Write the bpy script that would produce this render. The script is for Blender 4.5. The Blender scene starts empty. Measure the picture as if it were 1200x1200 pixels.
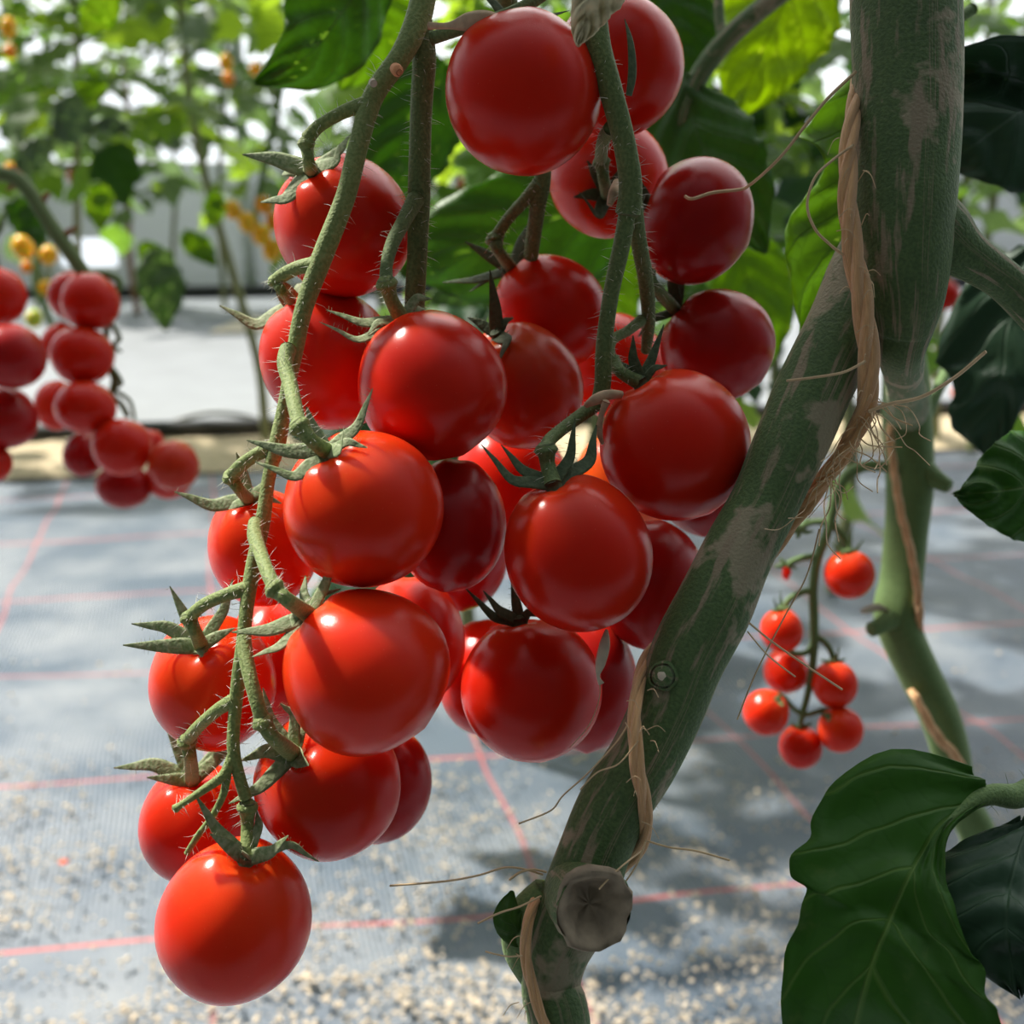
import bpy, math, random
from mathutils import Vector, Matrix, noise
random.seed(7)
R = random.Random(11)
scene = bpy.context.scene
COL = scene.collection
F = 1340.0                       # focal length in pixels of a 1200 px frame
CAMH = 0.60
PITCH = math.atan(400 / F)
CP, SP = math.cos(PITCH), math.sin(PITCH)
RT = Vector((1, 0, 0)); UP = Vector((0, SP, CP)); FW = Vector((0, CP, -SP))
EYE = Vector((0, 0, CAMH))
SUN = (-0.53 * RT + 0.80 * UP + 0.11 * FW).normalized()   # towards the sun


def P(px, py, d):
    return EYE + RT * ((px - 600) / F * d) + UP * ((600 - py) / F * d) + FW * d


def G(px, py, z=0.0):
    v = RT * ((px - 600) / F) + UP * ((600 - py) / F) + FW
    return EYE + v * ((z - CAMH) / v.z)


# ---------------------------------------------------------------- materials
def newmat(name):
    m = bpy.data.materials.new(name); m.use_nodes = True
    nt = m.node_tree
    b = nt.nodes['Principled BSDF']
    return m, nt, b, nt.nodes['Material Output']


def N(nt, t, **kw):
    n = nt.nodes.new(t)
    for k, v in kw.items():
        if k.startswith('i_'):
            n.inputs[k[2:].replace('_', ' ')].default_value = v
        else:
            setattr(n, k, v)
    return n


def MATH(nt, op, a, b=None):
    n = nt.nodes.new('ShaderNodeMath'); n.operation = op
    for i, v in enumerate((a, b)):
        if v is None: continue
        if isinstance(v, (int, float)): n.inputs[i].default_value = v
        else: nt.links.new(v, n.inputs[i])
    return n.outputs[0]


def RAMP(nt, fac, stops):
    n = nt.nodes.new('ShaderNodeValToRGB')
    e = n.color_ramp.elements
    while len(e) < len(stops): e.new(0.5)
    for i, (p, c) in enumerate(stops):
        e[i].position = p
        e[i].color = tuple(c) + (1,) if len(c) == 3 else c
    nt.links.new(fac, n.inputs[0])
    return n.outputs[0]


def MIX(nt, fac, a, b):
    n = nt.nodes.new('ShaderNodeMix'); n.data_type = 'RGBA'
    for i, v in ((0, fac), (6, a), (7, b)):
        if isinstance(v, (int, float)): n.inputs[i].default_value = v
        elif isinstance(v, tuple): n.inputs[i].default_value = v + (1,)
        else: nt.links.new(v, n.inputs[i])
    return n.outputs[2]


def NOISE(nt, scale, detail=3, coord=None, rough=.5):
    n = N(nt, 'ShaderNodeTexNoise'); n.inputs['Scale'].default_value = scale
    n.inputs['Detail'].default_value = detail; n.inputs['Roughness'].default_value = rough
    if coord is not None: nt.links.new(coord, n.inputs['Vector'])
    return n.outputs['Fac']


def BUMP(nt, b, h, strength, dist):
    n = N(nt, 'ShaderNodeBump'); n.inputs['Strength'].default_value = strength
    n.inputs['Distance'].default_value = dist
    nt.links.new(h, n.inputs['Height']); nt.links.new(n.outputs[0], b.inputs['Normal'])
    return n.outputs[0]


def mat_tomato(name, c1, c2, rough=.21):
    m, nt, b, o = newmat(name)
    tc = N(nt, 'ShaderNodeTexCoord').outputs['Object']
    oi = N(nt, 'ShaderNodeObjectInfo').outputs['Random']
    c = MIX(nt, NOISE(nt, 1.6, 2, tc), c1, c2)
    # orange shoulders close to the stalk pole (object z = 1)
    sep = N(nt, 'ShaderNodeSeparateXYZ'); nt.links.new(tc, sep.inputs[0])
    sh = RAMP(nt, sep.outputs[2], [(0.35, (0, 0, 0)), (1.0, (1, 1, 1))])
    c = MIX(nt, MATH(nt, 'MULTIPLY', sh, .35), c, (min(1, c1[0] * 1.05), c1[1] * 2.6 + .015, c1[2]))
    # pale pores and dust
    v = N(nt, 'ShaderNodeTexVoronoi'); v.inputs['Scale'].default_value = 9
    nt.links.new(tc, v.inputs['Vector'])
    d = RAMP(nt, v.outputs['Distance'], [(0.0, (1, 1, 1)), (0.07, (0, 0, 0))])
    c = MIX(nt, MATH(nt, 'MULTIPLY', d, .28), c, (.85, .45, .3))
    nt.links.new(c, b.inputs['Base Color'])
    b.inputs['Roughness'].default_value = rough
    b.inputs['IOR'].default_value = 1.45
    b.inputs['Specular IOR Level'].default_value = .26
    b.inputs['Subsurface Weight'].default_value = .8
    b.inputs['Subsurface Radius'].default_value = (1.0, .18, .06)
    b.inputs['Subsurface Scale'].default_value = .010
    BUMP(nt, b, NOISE(nt, 60, 2, tc), .05, .02)
    return m


M = {}
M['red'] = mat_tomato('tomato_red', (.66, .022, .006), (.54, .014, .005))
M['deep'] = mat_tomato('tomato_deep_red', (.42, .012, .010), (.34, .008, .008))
M['scarlet'] = mat_tomato('tomato_scarlet', (.76, .036, .007), (.66, .024, .006))
M['orange_red'] = mat_tomato('tomato_orange_red', (.60, .050, .012), (.48, .022, .010))
M['orange'] = mat_tomato('tomato_orange', (.80, .13, .015), (.72, .09, .012))
M['amber'] = mat_tomato('tomato_amber', (.92, .56, .03), (.90, .46, .02))
M['yellow'] = mat_tomato('tomato_yellow', (.85, .38, .02), (.80, .30, .02))
M['lime'] = mat_tomato('tomato_lime', (.62, .60, .06), (.5, .55, .05))
M['green_fruit'] = mat_tomato('tomato_green', (.20, .30, .04), (.26, .34, .05))


def mat_stem(name, c1, c2, patch=None, scale=1400, pscale=40, streak=False):
    m, nt, b, o = newmat(name)
    tc = N(nt, 'ShaderNodeTexCoord').outputs['Object']
    n1 = NOISE(nt, scale, 2, tc)
    n2 = NOISE(nt, 90, 3, tc)
    c = MIX(nt, RAMP(nt, n1, [(.35, (0, 0, 0)), (.65, (1, 1, 1))]), c1, c2)
    c = MIX(nt, MATH(nt, 'MULTIPLY', n2, .6), c, tuple(x * .5 for x in c1))
    if patch:
        pn = NOISE(nt, pscale, 4, tc, .6)
        c = MIX(nt, RAMP(nt, pn, [(.56, (0, 0, 0)), (.61, (.9, .9, .9))]), c, patch)
    if streak:
        uv = N(nt, 'ShaderNodeUVMap').outputs[0]
        mp = N(nt, 'ShaderNodeMapping'); mp.inputs['Scale'].default_value = (9, 1.1, 1)
        nt.links.new(uv, mp.inputs[0])
        sn = NOISE(nt, 1.6, 4, mp.outputs[0], .6)
        c = MIX(nt, RAMP(nt, sn, [(.53, (0, 0, 0)), (.60, (.9, .9, .9))]), c, (.26, .21, .13))
    nt.links.new(c, b.inputs['Base Color'])
    b.inputs['Roughness'].default_value = .72
    b.inputs['Sheen Weight'].default_value = .15
    b.inputs['Sheen Roughness'].default_value = .4
    b.inputs['Sheen Tint'].default_value = (.8, .9, .6, 1)
    BUMP(nt, b, n1, .5, .0006)
    return m


M['stalk'] = mat_stem('truss_stalk_green', (.16, .23, .055), (.30, .36, .115))
M['stalk_dark'] = mat_stem('truss_stalk_shade_green', (.095, .155, .042), (.18, .25, .08))  # darker copy of the stalk green, with shade put into the colour
M['sepal'] = mat_stem('sepal_green', (.17, .24, .09), (.38, .42, .24), scale=900)
M['sepal_dark'] = mat_stem('sepal_shade_green', (.055, .09, .035), (.10, .14, .06), scale=900)  # sepal green again for shaded fruit, the shade mixed into its colour
M['stem'] = mat_stem('plant_stem_green', (.058, .115, .030), (.105, .18, .050), patch=(.30, .26, .16), pscale=55, streak=True)
M['stem_plain'] = mat_stem('plant_stem_plain', (.10, .185, .05), (.16, .26, .075))
M['stem_far'] = mat_stem('far_stem', (.26, .30, .12), (.30, .28, .14), scale=80)


def plain(name, c, rough=.7, nscale=60, var=.3, spec=None):
    m, nt, b, o = newmat(name)
    tc = N(nt, 'ShaderNodeTexCoord').outputs['Object']
    n = NOISE(nt, nscale, 4, tc)
    nt.links.new(MIX(nt, n, tuple(x * (1 - var) for x in c), tuple(min(1, x * (1 + var)) for x in c)), b.inputs['Base Color'])
    b.inputs['Roughness'].default_value = rough
    if spec is not None: b.inputs['Specular IOR Level'].default_value = spec
    return m


M['hair'] = plain('trichome_hair', (.75, .75, .62), .5)
M['scab'] = plain('orange_scab', (.56, .24, .10), .85, 900, .4)
M['bark'] = plain('dry_scar', (.36, .28, .19), .9, 700, .5)
M['bark_dark'] = plain('dry_hollow', (.20, .17, .11), .9, 500, .5)
M['bark_cut'] = plain('dry_cut_wood', (.30, .24, .16), .9, 260, .75)
M['dry'] = plain('dry_petal', (.50, .36, .22), .8, 500, .4)
M['dry_pale'] = plain('dry_petal_pale', (.62, .55, .40), .8, 500, .3)
M['wither'] = plain('withered_leaf', (.66, .58, .34), .7, 120, .3)
M['fibre'] = plain('jute_fibre', (.62, .45, .25), .7, 300, .2)
M['sand'] = plain('sand_bed', (.52, .42, .27), .9, 45, .45)
M['pipe'] = plain('black_pipe', (.035, .035, .037), .45, 30, .2)
M['tube'] = plain('grey_drip_tube', (.30, .30, .28), .5, 30, .2)
M['chip'] = plain('wood_chip', (.58, .49, .37), .9, 40, .35)
M['wall'] = plain('wall_panel', (.74, .75, .74), .8, 3, .12)
nt_ = M['wall'].node_tree; t_ = nt_.nodes.new('ShaderNodeBsdfTranslucent'); t_.inputs[0].default_value = (.72, .76, .78, 1)
x_ = nt_.nodes.new('ShaderNodeMixShader'); x_.inputs[0].default_value = .30
nt_.links.new(nt_.nodes['Principled BSDF'].outputs[0], x_.inputs[1]); nt_.links.new(t_.outputs[0], x_.inputs[2]); nt_.links.new(x_.outputs[0], nt_.nodes['Material Output'].inputs[0])
M['frame'] = plain('galvanised_post', (.62, .64, .64), .5, 6, .1)
M['sheet'] = plain('white_ground_sheet', (.25, .265, .28), .6, 7, .18)
M['brown_twig'] = plain('brown_twig', (.28, .15, .07), .8, 80, .3)


def mat_twine():
    m, nt, b, o = newmat('jute_twine')
    uv = N(nt, 'ShaderNodeUVMap').outputs[0]
    mp = N(nt, 'ShaderNodeMapping'); mp.inputs['Scale'].default_value = (16, 3, 1)
    nt.links.new(uv, mp.inputs[0])
    n = NOISE(nt, 4, 4, mp.outputs[0])
    nt.links.new(RAMP(nt, n, [(.3, (.54, .27, .10)), (.7, (.92, .57, .26))]), b.inputs['Base Color'])
    b.inputs['Roughness'].default_value = .75
    b.inputs['Sheen Weight'].default_value = .3
    BUMP(nt, b, n, .6, .0006)
    return m


M['twine'] = mat_twine()


def mat_leaf(name, c, vein, trans, tw=.4, rough=.42, veinfac=.55, mottling=None):
    m, nt, b, o = newmat(name)
    uv = N(nt, 'ShaderNodeUVMap').outputs[0]
    sep = N(nt, 'ShaderNodeSeparateXYZ'); nt.links.new(uv, sep.inputs[0])
    u = MATH(nt, 'ABSOLUTE', MATH(nt, 'SUBTRACT', MATH(nt, 'MULTIPLY', sep.outputs[0], 2), 1))
    v = sep.outputs[1]
    tc = N(nt, 'ShaderNodeTexCoord').outputs['Object']
    wob = MATH(nt, 'MULTIPLY', NOISE(nt, 45, 2, tc), .12)
    ph = MATH(nt, 'FRACT', MATH(nt, 'MULTIPLY', MATH(nt, 'ADD', MATH(nt, 'SUBTRACT', v, MATH(nt, 'MULTIPLY', u, .34)), wob), 5.0))
    dist = MATH(nt, 'ABSOLUTE', MATH(nt, 'SUBTRACT', ph, .5))
    side = RAMP(nt, dist, [(0.0, (1, 1, 1)), (.055, (0, 0, 0))])
    mid = RAMP(nt, u, [(0.0, (1, 1, 1)), (.035, (0, 0, 0))])
    ve = MATH(nt, 'MAXIMUM', mid, MATH(nt, 'MULTIPLY', side, .7))
    # small net veins
    vo = N(nt, 'ShaderNodeTexVoronoi'); vo.feature = 'DISTANCE_TO_EDGE'; vo.inputs['Scale'].default_value = 160
    nt.links.new(tc, vo.inputs['Vector'])
    net = RAMP(nt, vo.outputs['Distance'], [(0.0, (1, 1, 1)), (.12, (0, 0, 0))])
    base = MIX(nt, NOISE(nt, 30, 3, tc), tuple(x * .75 for x in c), tuple(min(1, x * 1.25) for x in c))
    if mottling:
        mn = NOISE(nt, 50, 5, tc, .65)
        base = MIX(nt, RAMP(nt, mn, [(.56, (0, 0, 0)), (.72, (.8, .8, .8))]), base, mottling)
    cc = MIX(nt, MATH(nt, 'MULTIPLY', ve, veinfac), base, vein)
    nt.links.new(cc, b.inputs['Base Color'])
    b.inputs['Roughness'].default_value = rough
    b.inputs['Specular IOR Level'].default_value = .28
    h = MATH(nt, 'ADD', MATH(nt, 'MULTIPLY', ve, -1.0), MATH(nt, 'MULTIPLY', net, -.10))
    bn = BUMP(nt, b, h, .4, .0010)
    t = N(nt, 'ShaderNodeBsdfTranslucent')
    tcol = MIX(nt, MATH(nt, 'MULTIPLY', MATH(nt, 'MAXIMUM', ve, MATH(nt, 'MULTIPLY', net, .4)), .6), trans, tuple(x * .45 for x in trans))
    nt.links.new(tcol, t.inputs['Color']); nt.links.new(bn, t.inputs['Normal'])
    mx = N(nt, 'ShaderNodeMixShader'); mx.inputs[0].default_value = tw
    nt.links.new(b.outputs[0], mx.inputs[1]); nt.links.new(t.outputs[0], mx.inputs[2])
    nt.links.new(mx.outputs[0], o.inputs['Surface'])
    return m


M['leaf'] = mat_leaf('leaf_green', (.055, .125, .028), (.13, .22, .06), (.24, .46, .03), .42)
M['leaf_mid'] = mat_leaf('leaf_mid_green', (.08, .165, .03), (.04, .10, .02), (.36, .56, .05), .5, veinfac=.8)
M['leaf_front'] = mat_leaf('leaf_deep_green', (.036, .120, .011), (.20, .33, .07), (.14, .36, .01), .3, .5, .6, mottling=(.16, .24, .05))
M['leaf_dark'] = mat_leaf('leaf_blue_green', (.030, .070, .036), (.06, .12, .06), (.08, .20, .03), .22, .45)
M['leaf_bright'] = mat_leaf('leaf_bright_green', (.09, .20, .03), (.08, .18, .03), (.45, .66, .03), .55)
M['leaf_yellow'] = mat_leaf('leaf_yellow_green', (.12, .20, .02), (.05, .13, .02), (.62, .80, .03), .66)
M['leaf_far'] = mat_leaf('leaf_far_green', (.12, .18, .085), (.18, .25, .12), (.30, .47, .11), .42, .55)
M['leaf_grey'] = mat_leaf('leaf_far_grey_green', (.15, .20, .13), (.2, .25, .16), (.22, .36, .10), .3, .5)


def mat_mat():
    m, nt, b, o = newmat('woven_weed_mat')
    geo = N(nt, 'ShaderNodeNewGeometry').outputs['Position']
    sep = N(nt, 'ShaderNodeSeparateXYZ'); nt.links.new(geo, sep.inputs[0])
    x, y = sep.outputs[0], sep.outputs[1]
    wx = MATH(nt, 'MULTIPLY', MATH(nt, 'SUBTRACT', NOISE(nt, 2.2, 2, geo), .5), .05)
    # row lines (across) and length lines
    a = MATH(nt, 'ADD', MATH(nt, 'SUBTRACT', y, MATH(nt, 'MULTIPLY', x, .13)), wx)
    l1 = MATH(nt, 'PINGPONG', MATH(nt, 'ADD', a, -.84 + 2.8), .14)
    c = MATH(nt, 'ADD', MATH(nt, 'ADD', x, MATH(nt, 'MULTIPLY', MATH(nt, 'SUBTRACT', y, 1.0), .25)), wx)
    l2 = MATH(nt, 'PINGPONG', MATH(nt, 'ADD', c, .006 + 2.94), .147)
    f1 = RAMP(nt, l1, [(0.0, (1, 1, 1)), (.0024, (1, 1, 1)), (.0038, (0, 0, 0))])
    f2 = RAMP(nt, l2, [(0.0, (.8, .8, .8)), (.0024, (.8, .8, .8)), (.0038, (0, 0, 0))])
    # flat tape weave
    wv = MATH(nt, 'MULTIPLY', MATH(nt, 'SINE', MATH(nt, 'MULTIPLY', c, 2 * math.pi / .0052)), MATH(nt, 'SINE', MATH(nt, 'MULTIPLY', a, 2 * math.pi / .0052)))
    rib = MATH(nt, 'SINE', MATH(nt, 'MULTIPLY', c, 2 * math.pi / .0052))
    h = MATH(nt, 'ADD', MATH(nt, 'MULTIPLY', wv, .6), rib)
    dust = NOISE(nt, 5, 5, geo, .6)
    base = MIX(nt, RAMP(nt, dust, [(.40, (0, 0, 0)), (.72, (1, 1, 1))]), (.085, .118, .160), (.26, .28, .30))
    red = (.62, .10, .075)
    base = MIX(nt, MATH(nt, 'MULTIPLY', MATH(nt, 'MAXIMUM', f1, f2), RAMP(nt, NOISE(nt, 3.1, 3, geo), [(.35, (.6, .6, .6)), (.6, (1, 1, 1))])), base, red)
    nt.links.new(base, b.inputs['Base Color'])
    nt.links.new(RAMP(nt, dust, [(.35, (.36, .36, .36)), (.7, (.62, .62, .62))]), b.inputs['Roughness'])
    b.inputs['Specular IOR Level'].default_value = .5
    BUMP(nt, b, h, .35, .0012)
    return m


M['mat'] = mat_mat()


def mat_film():
    m, nt, b, o = newmat('clear_film')
    b.inputs['Base Color'].default_value = (.9, .92, .95, 1)
    b.inputs['Roughness'].default_value = .3
    t = N(nt, 'ShaderNodeBsdfTransparent'); t.inputs[0].default_value = (.96, .98, 1, 1)
    mx = N(nt, 'ShaderNodeMixShader'); mx.inputs[0].default_value = .92
    nt.links.new(b.outputs[0], mx.inputs[1]); nt.links.new(t.outputs[0], mx.inputs[2])
    nt.links.new(mx.outputs[0], o.inputs['Surface'])
    return m


M['film'] = mat_film()


# ---------------------------------------------------------------- mesh builder
class MB:
    def __init__(s):
        s.v = []; s.f = []; s.uv = []

    def add(s, vs, fs, uvs=None):
        k = len(s.v)
        s.v.extend(vs); s.f.extend([tuple(i + k for i in q) for q in fs])
        s.uv.extend(uvs if uvs else [(0, 0)] * len(vs))

    def mesh(s, name, mat, origin=Vector((0, 0, 0)), smooth=True):
        me = bpy.data.meshes.new(name)
        me.from_pydata([tuple(Vector(p) - origin) for p in s.v], [], s.f)
        ul = me.uv_layers.new(name='UVMap')
        vi = [0] * len(me.loops); me.loops.foreach_get('vertex_index', vi)
        flat = []
        for i in vi: flat.extend(s.uv[i])
        ul.data.foreach_set('uv', flat)
        me.polygons.foreach_set('use_smooth', [smooth] * len(me.polygons))
        me.materials.append(mat); me.update()
        return me

    def build(s, name, mat, parent=None, label=None, smooth=True, origin=None):
        if origin is None:
            origin = wpos(parent) if parent else Vector((0, 0, 0))
        o = bpy.data.objects.new(name, s.mesh(name, M[mat] if isinstance(mat, str) else mat, origin, smooth))
        COL.objects.link(o)
        if parent is not None: o.parent = parent
        else: o.location = origin
        if label: o['label'] = label
        return o


def wpos(o):
    p = Vector((0, 0, 0))
    while o is not None:
        p = p + o.location; o = o.parent
    return p


def thing(name, loc, label, cat, group=None):
    o = bpy.data.objects.new(name, None); o.empty_display_size = .01
    COL.objects.link(o); o.location = loc
    return tag(o, label, cat, group)


def tag(o, label, cat, group=None, kind=None):
    if label: o['label'] = label
    if cat: o['category'] = cat
    if group: o['group'] = group
    if kind: o['kind'] = kind
    return o


def cr(pts, n):
    """Catmull-Rom through tuples of floats; n samples per span."""
    out = []; m = len(pts)
    for i in range(m - 1):
        p0 = pts[max(i - 1, 0)]; p1 = pts[i]; p2 = pts[i + 1]; p3 = pts[min(i + 2, m - 1)]
        for k in range(n):
            t = k / n; t2 = t * t; t3 = t2 * t
            out.append(tuple(.5 * (2 * b + (c - a) * t + (2 * a - 5 * b + 4 * c - d) * t2 + (3 * b - a - 3 * c + d) * t3) for a, b, c, d in zip(p0, p1, p2, p3)))
    out.append(tuple(pts[-1]))
    return out


def tube(mb, pts, sides=12, n=6, flat=None, nrm=None, ridge=0, rough=0, cap=True, hairs=0, hair_mb=None, hairlen=.0021):
    """pts: list of (Vector, radius). flat: thickness factor along nrm."""
    q = cr([(p.x, p.y, p.z, r) for p, r in pts], n) if n > 0 else [(p.x, p.y, p.z, r) for p, r in pts]
    C = [Vector(a[:3]) for a in q]; Rr = [max(a[3], 1e-5) for a in q]
    m = len(C)
    T = []
    for i in range(m):
        t = C[min(i + 1, m - 1)] - C[max(i - 1, 0)]
        T.append(t.normalized() if t.length > 1e-9 else Vector((0, 0, 1)))
    if nrm is None:
        nrm = Vector((0, -1, 0)) if abs(T[0].y) < .9 else Vector((1, 0, 0))
    vs, fs, uv = [], [], []
    Nn = nrm; ln = 0; frames = []
    seed = R.random() * 100
    for i in range(m):
        Nn = (Nn - T[i] * Nn.dot(T[i]))
        Nn = Nn.normalized() if Nn.length > 1e-6 else T[i].orthogonal().normalized()
        B = T[i].cross(Nn)
        frames.append((Nn, B))
        if i: ln += (C[i] - C[i - 1]).length
        for k in range(sides):
            a = 2 * math.pi * k / sides
            r = Rr[i]
            if ridge: r *= 1 + ridge * math.cos(3 * a + .6) + ridge * .5 * math.cos(5 * a)
            if rough: r *= 1 + rough * noise.noise(Vector((C[i].x * 70 + seed, C[i].z * 70, a)))
            ca, sa = math.cos(a), math.sin(a)
            if flat is not None: ca *= flat
            vs.append(C[i] + Nn * (ca * r) + B * (sa * r))
            uv.append((k / sides, ln / .05))
    for i in range(m - 1):
        for k in range(sides):
            k2 = (k + 1) % sides
            fs.append((i * sides + k, i * sides + k2, (i + 1) * sides + k2, (i + 1) * sides + k))
    if cap:
        for i, s in ((0, -1), (m - 1, 1)):
            base = i * sides
            k0 = len(vs)
            for k in range(sides):
                vs.append(C[i] + (vs[base + k] - C[i]) * .6 + T[i] * (s * Rr[i] * .35 * (flat or 1))); uv.append(uv[base + k])
            vs.append(C[i] + T[i] * (s * Rr[i] * .45 * (flat or 1))); uv.append(uv[base])
            for k in range(sides):
                k2 = (k + 1) % sides
                fq = (base + k, k0 + k, k0 + k2, base + k2) if s > 0 else (base + k2, k0 + k2, k0 + k, base + k)
                fs.append(fq)
                fs.append((k0 + k, len(vs) - 1, k0 + k2) if s > 0 else (k0 + k2, len(vs) - 1, k0 + k))
    mb.add(vs, fs, uv)
    if hairs and hair_mb is not None:
        for _ in range(hairs):
            i = R.randrange(m - 1); t = R.random()
            a = R.random() * 2 * math.pi
            Nn, B = frames[i]
            dv = (Nn * math.cos(a) + B * math.sin(a)) 
            p = C[i].lerp(C[i + 1], t) + dv * (Rr[i] * .95)
            dv = (dv + Vector((R.uniform(-.5, .5), R.uniform(-.5, .5), R.uniform(-.6, .3)))).normalized()
            hair(hair_mb, p, dv, hairlen * R.uniform(.4, 1.6), .00006 if hairlen > .001 else .000045)
    return C, T, Rr


def hair(mb, p, d, L, r):
    s = d.orthogonal().normalized(); b = d.cross(s)
    vs = [p + (s * math.cos(a) + b * math.sin(a)) * r for a in (0, 2.1, 4.2)]
    bend = Vector((R.uniform(-.3, .3), R.uniform(-.3, .3), R.uniform(-.3, .1))) * L * .5
    mdl = p + d * (L * .55)
    k = [mdl + (s * math.cos(a) + b * math.sin(a)) * r * .7 for a in (0, 2.1, 4.2)]
    vs += k + [p + d * L + bend]
    mb.add(vs, [(0, 1, 4, 3), (1, 2, 5, 4), (2, 0, 3, 5), (3, 4, 6), (4, 5, 6), (5, 3, 6)])


def px_path(pts, d0=None):
    """(px,py,width_px,d) -> (Vector, radius)"""
    return [(P(a[0], a[1], a[3] if len(a) > 3 else d0), a[2] * .5 / F * (a[3] if len(a) > 3 else d0)) for a in pts]


# ---------------------------------------------------------------- fruit
_fc = {}


def fruit_mesh(var, mat):
    key = (var, mat)
    if key in _fc: return _fc[key]
    rr = random.Random(var * 17 + 3)
    ns, nr = 48, 34
    lob = rr.choice((4, 5, 5, 6)); ph = rr.random() * 6
    egg = (.0, .05, .10, -.02)[var % 4]
    vs, fs, uv = [], [], []
    for j in range(nr + 1):
        th = math.pi * j / nr
        for k in range(ns):
            a = 2 * math.pi * k / ns
            r = math.sin(th) * (1 - egg * math.cos(th))
            top = math.exp(-(th / .75) ** 2)
            r *= 1 + (.045 * top + .008) * math.cos(lob * a + ph) + .012 * math.cos(2 * a + ph * 2)
            z = math.cos(th) - .13 * math.exp(-(th / .26) ** 2) - .02 * top * (1 - math.cos(lob * a + ph)) * .5
            z += .03 * math.exp(-((math.pi - th) / .12) ** 2) * -1
            vs.append(Vector((r * math.cos(a), r * math.sin(a), z))); uv.append((k / ns, j / nr))
    for j in range(nr):
        for k in range(ns):
            k2 = (k + 1) % ns
            fs.append((j * ns + k, (j + 1) * ns + k, (j + 1) * ns + k2, j * ns + k2))
    mb = MB(); mb.add(vs, fs, uv)
    _fc[key] = mb.mesh('tomato_fruit', M[mat])
    return _fc[key]


_sepal_ct = 0


def sepal(parent, c, mid, tip, w, nrm, mat='sepal', hmb=None):
    mb = MB()
    p1 = c.lerp(mid, .5) ; p2 = mid.lerp(tip, .55)
    pts = [(c, w * .46), (p1, w * .45), (mid, w * .36), (p2, w * .19), (tip, w * .03)]
    C, T, Rr = tube(mb, pts, 10, 5, flat=.12, nrm=nrm, cap=True)
    # cup the blade a little: the long edges rise towards the normal
    if hmb is None:
        for _ in range(26):
            i = R.randrange(len(C) - 1)
            side = T[i].cross(nrm)
            if side.length < 1e-4: continue
            side.normalize()
            sg = R.choice((-1, 1))
            hair(mb, C[i] + side * sg * Rr[i] * .95, (side * sg + nrm * R.uniform(-.2, .9)).normalized(), .0011 * R.uniform(.4, 1.3), .00004)
    mb.build('sepal', mat, parent)


def surf_pt(cx, cy, rx, ry, d, px, py, back=False):
    """Point of the fruit's ball seen at pixel px,py (front side), or beside it at its own depth."""
    q = ((px - cx) / rx) ** 2 + ((py - cy) / ry) ** 2
    r = .5 * (rx + ry) / F * d
    dz = math.sqrt(max(0, 1 - q)) * r
    return P(px, py, d + (dz if back else -dz))


TOM = []


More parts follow.
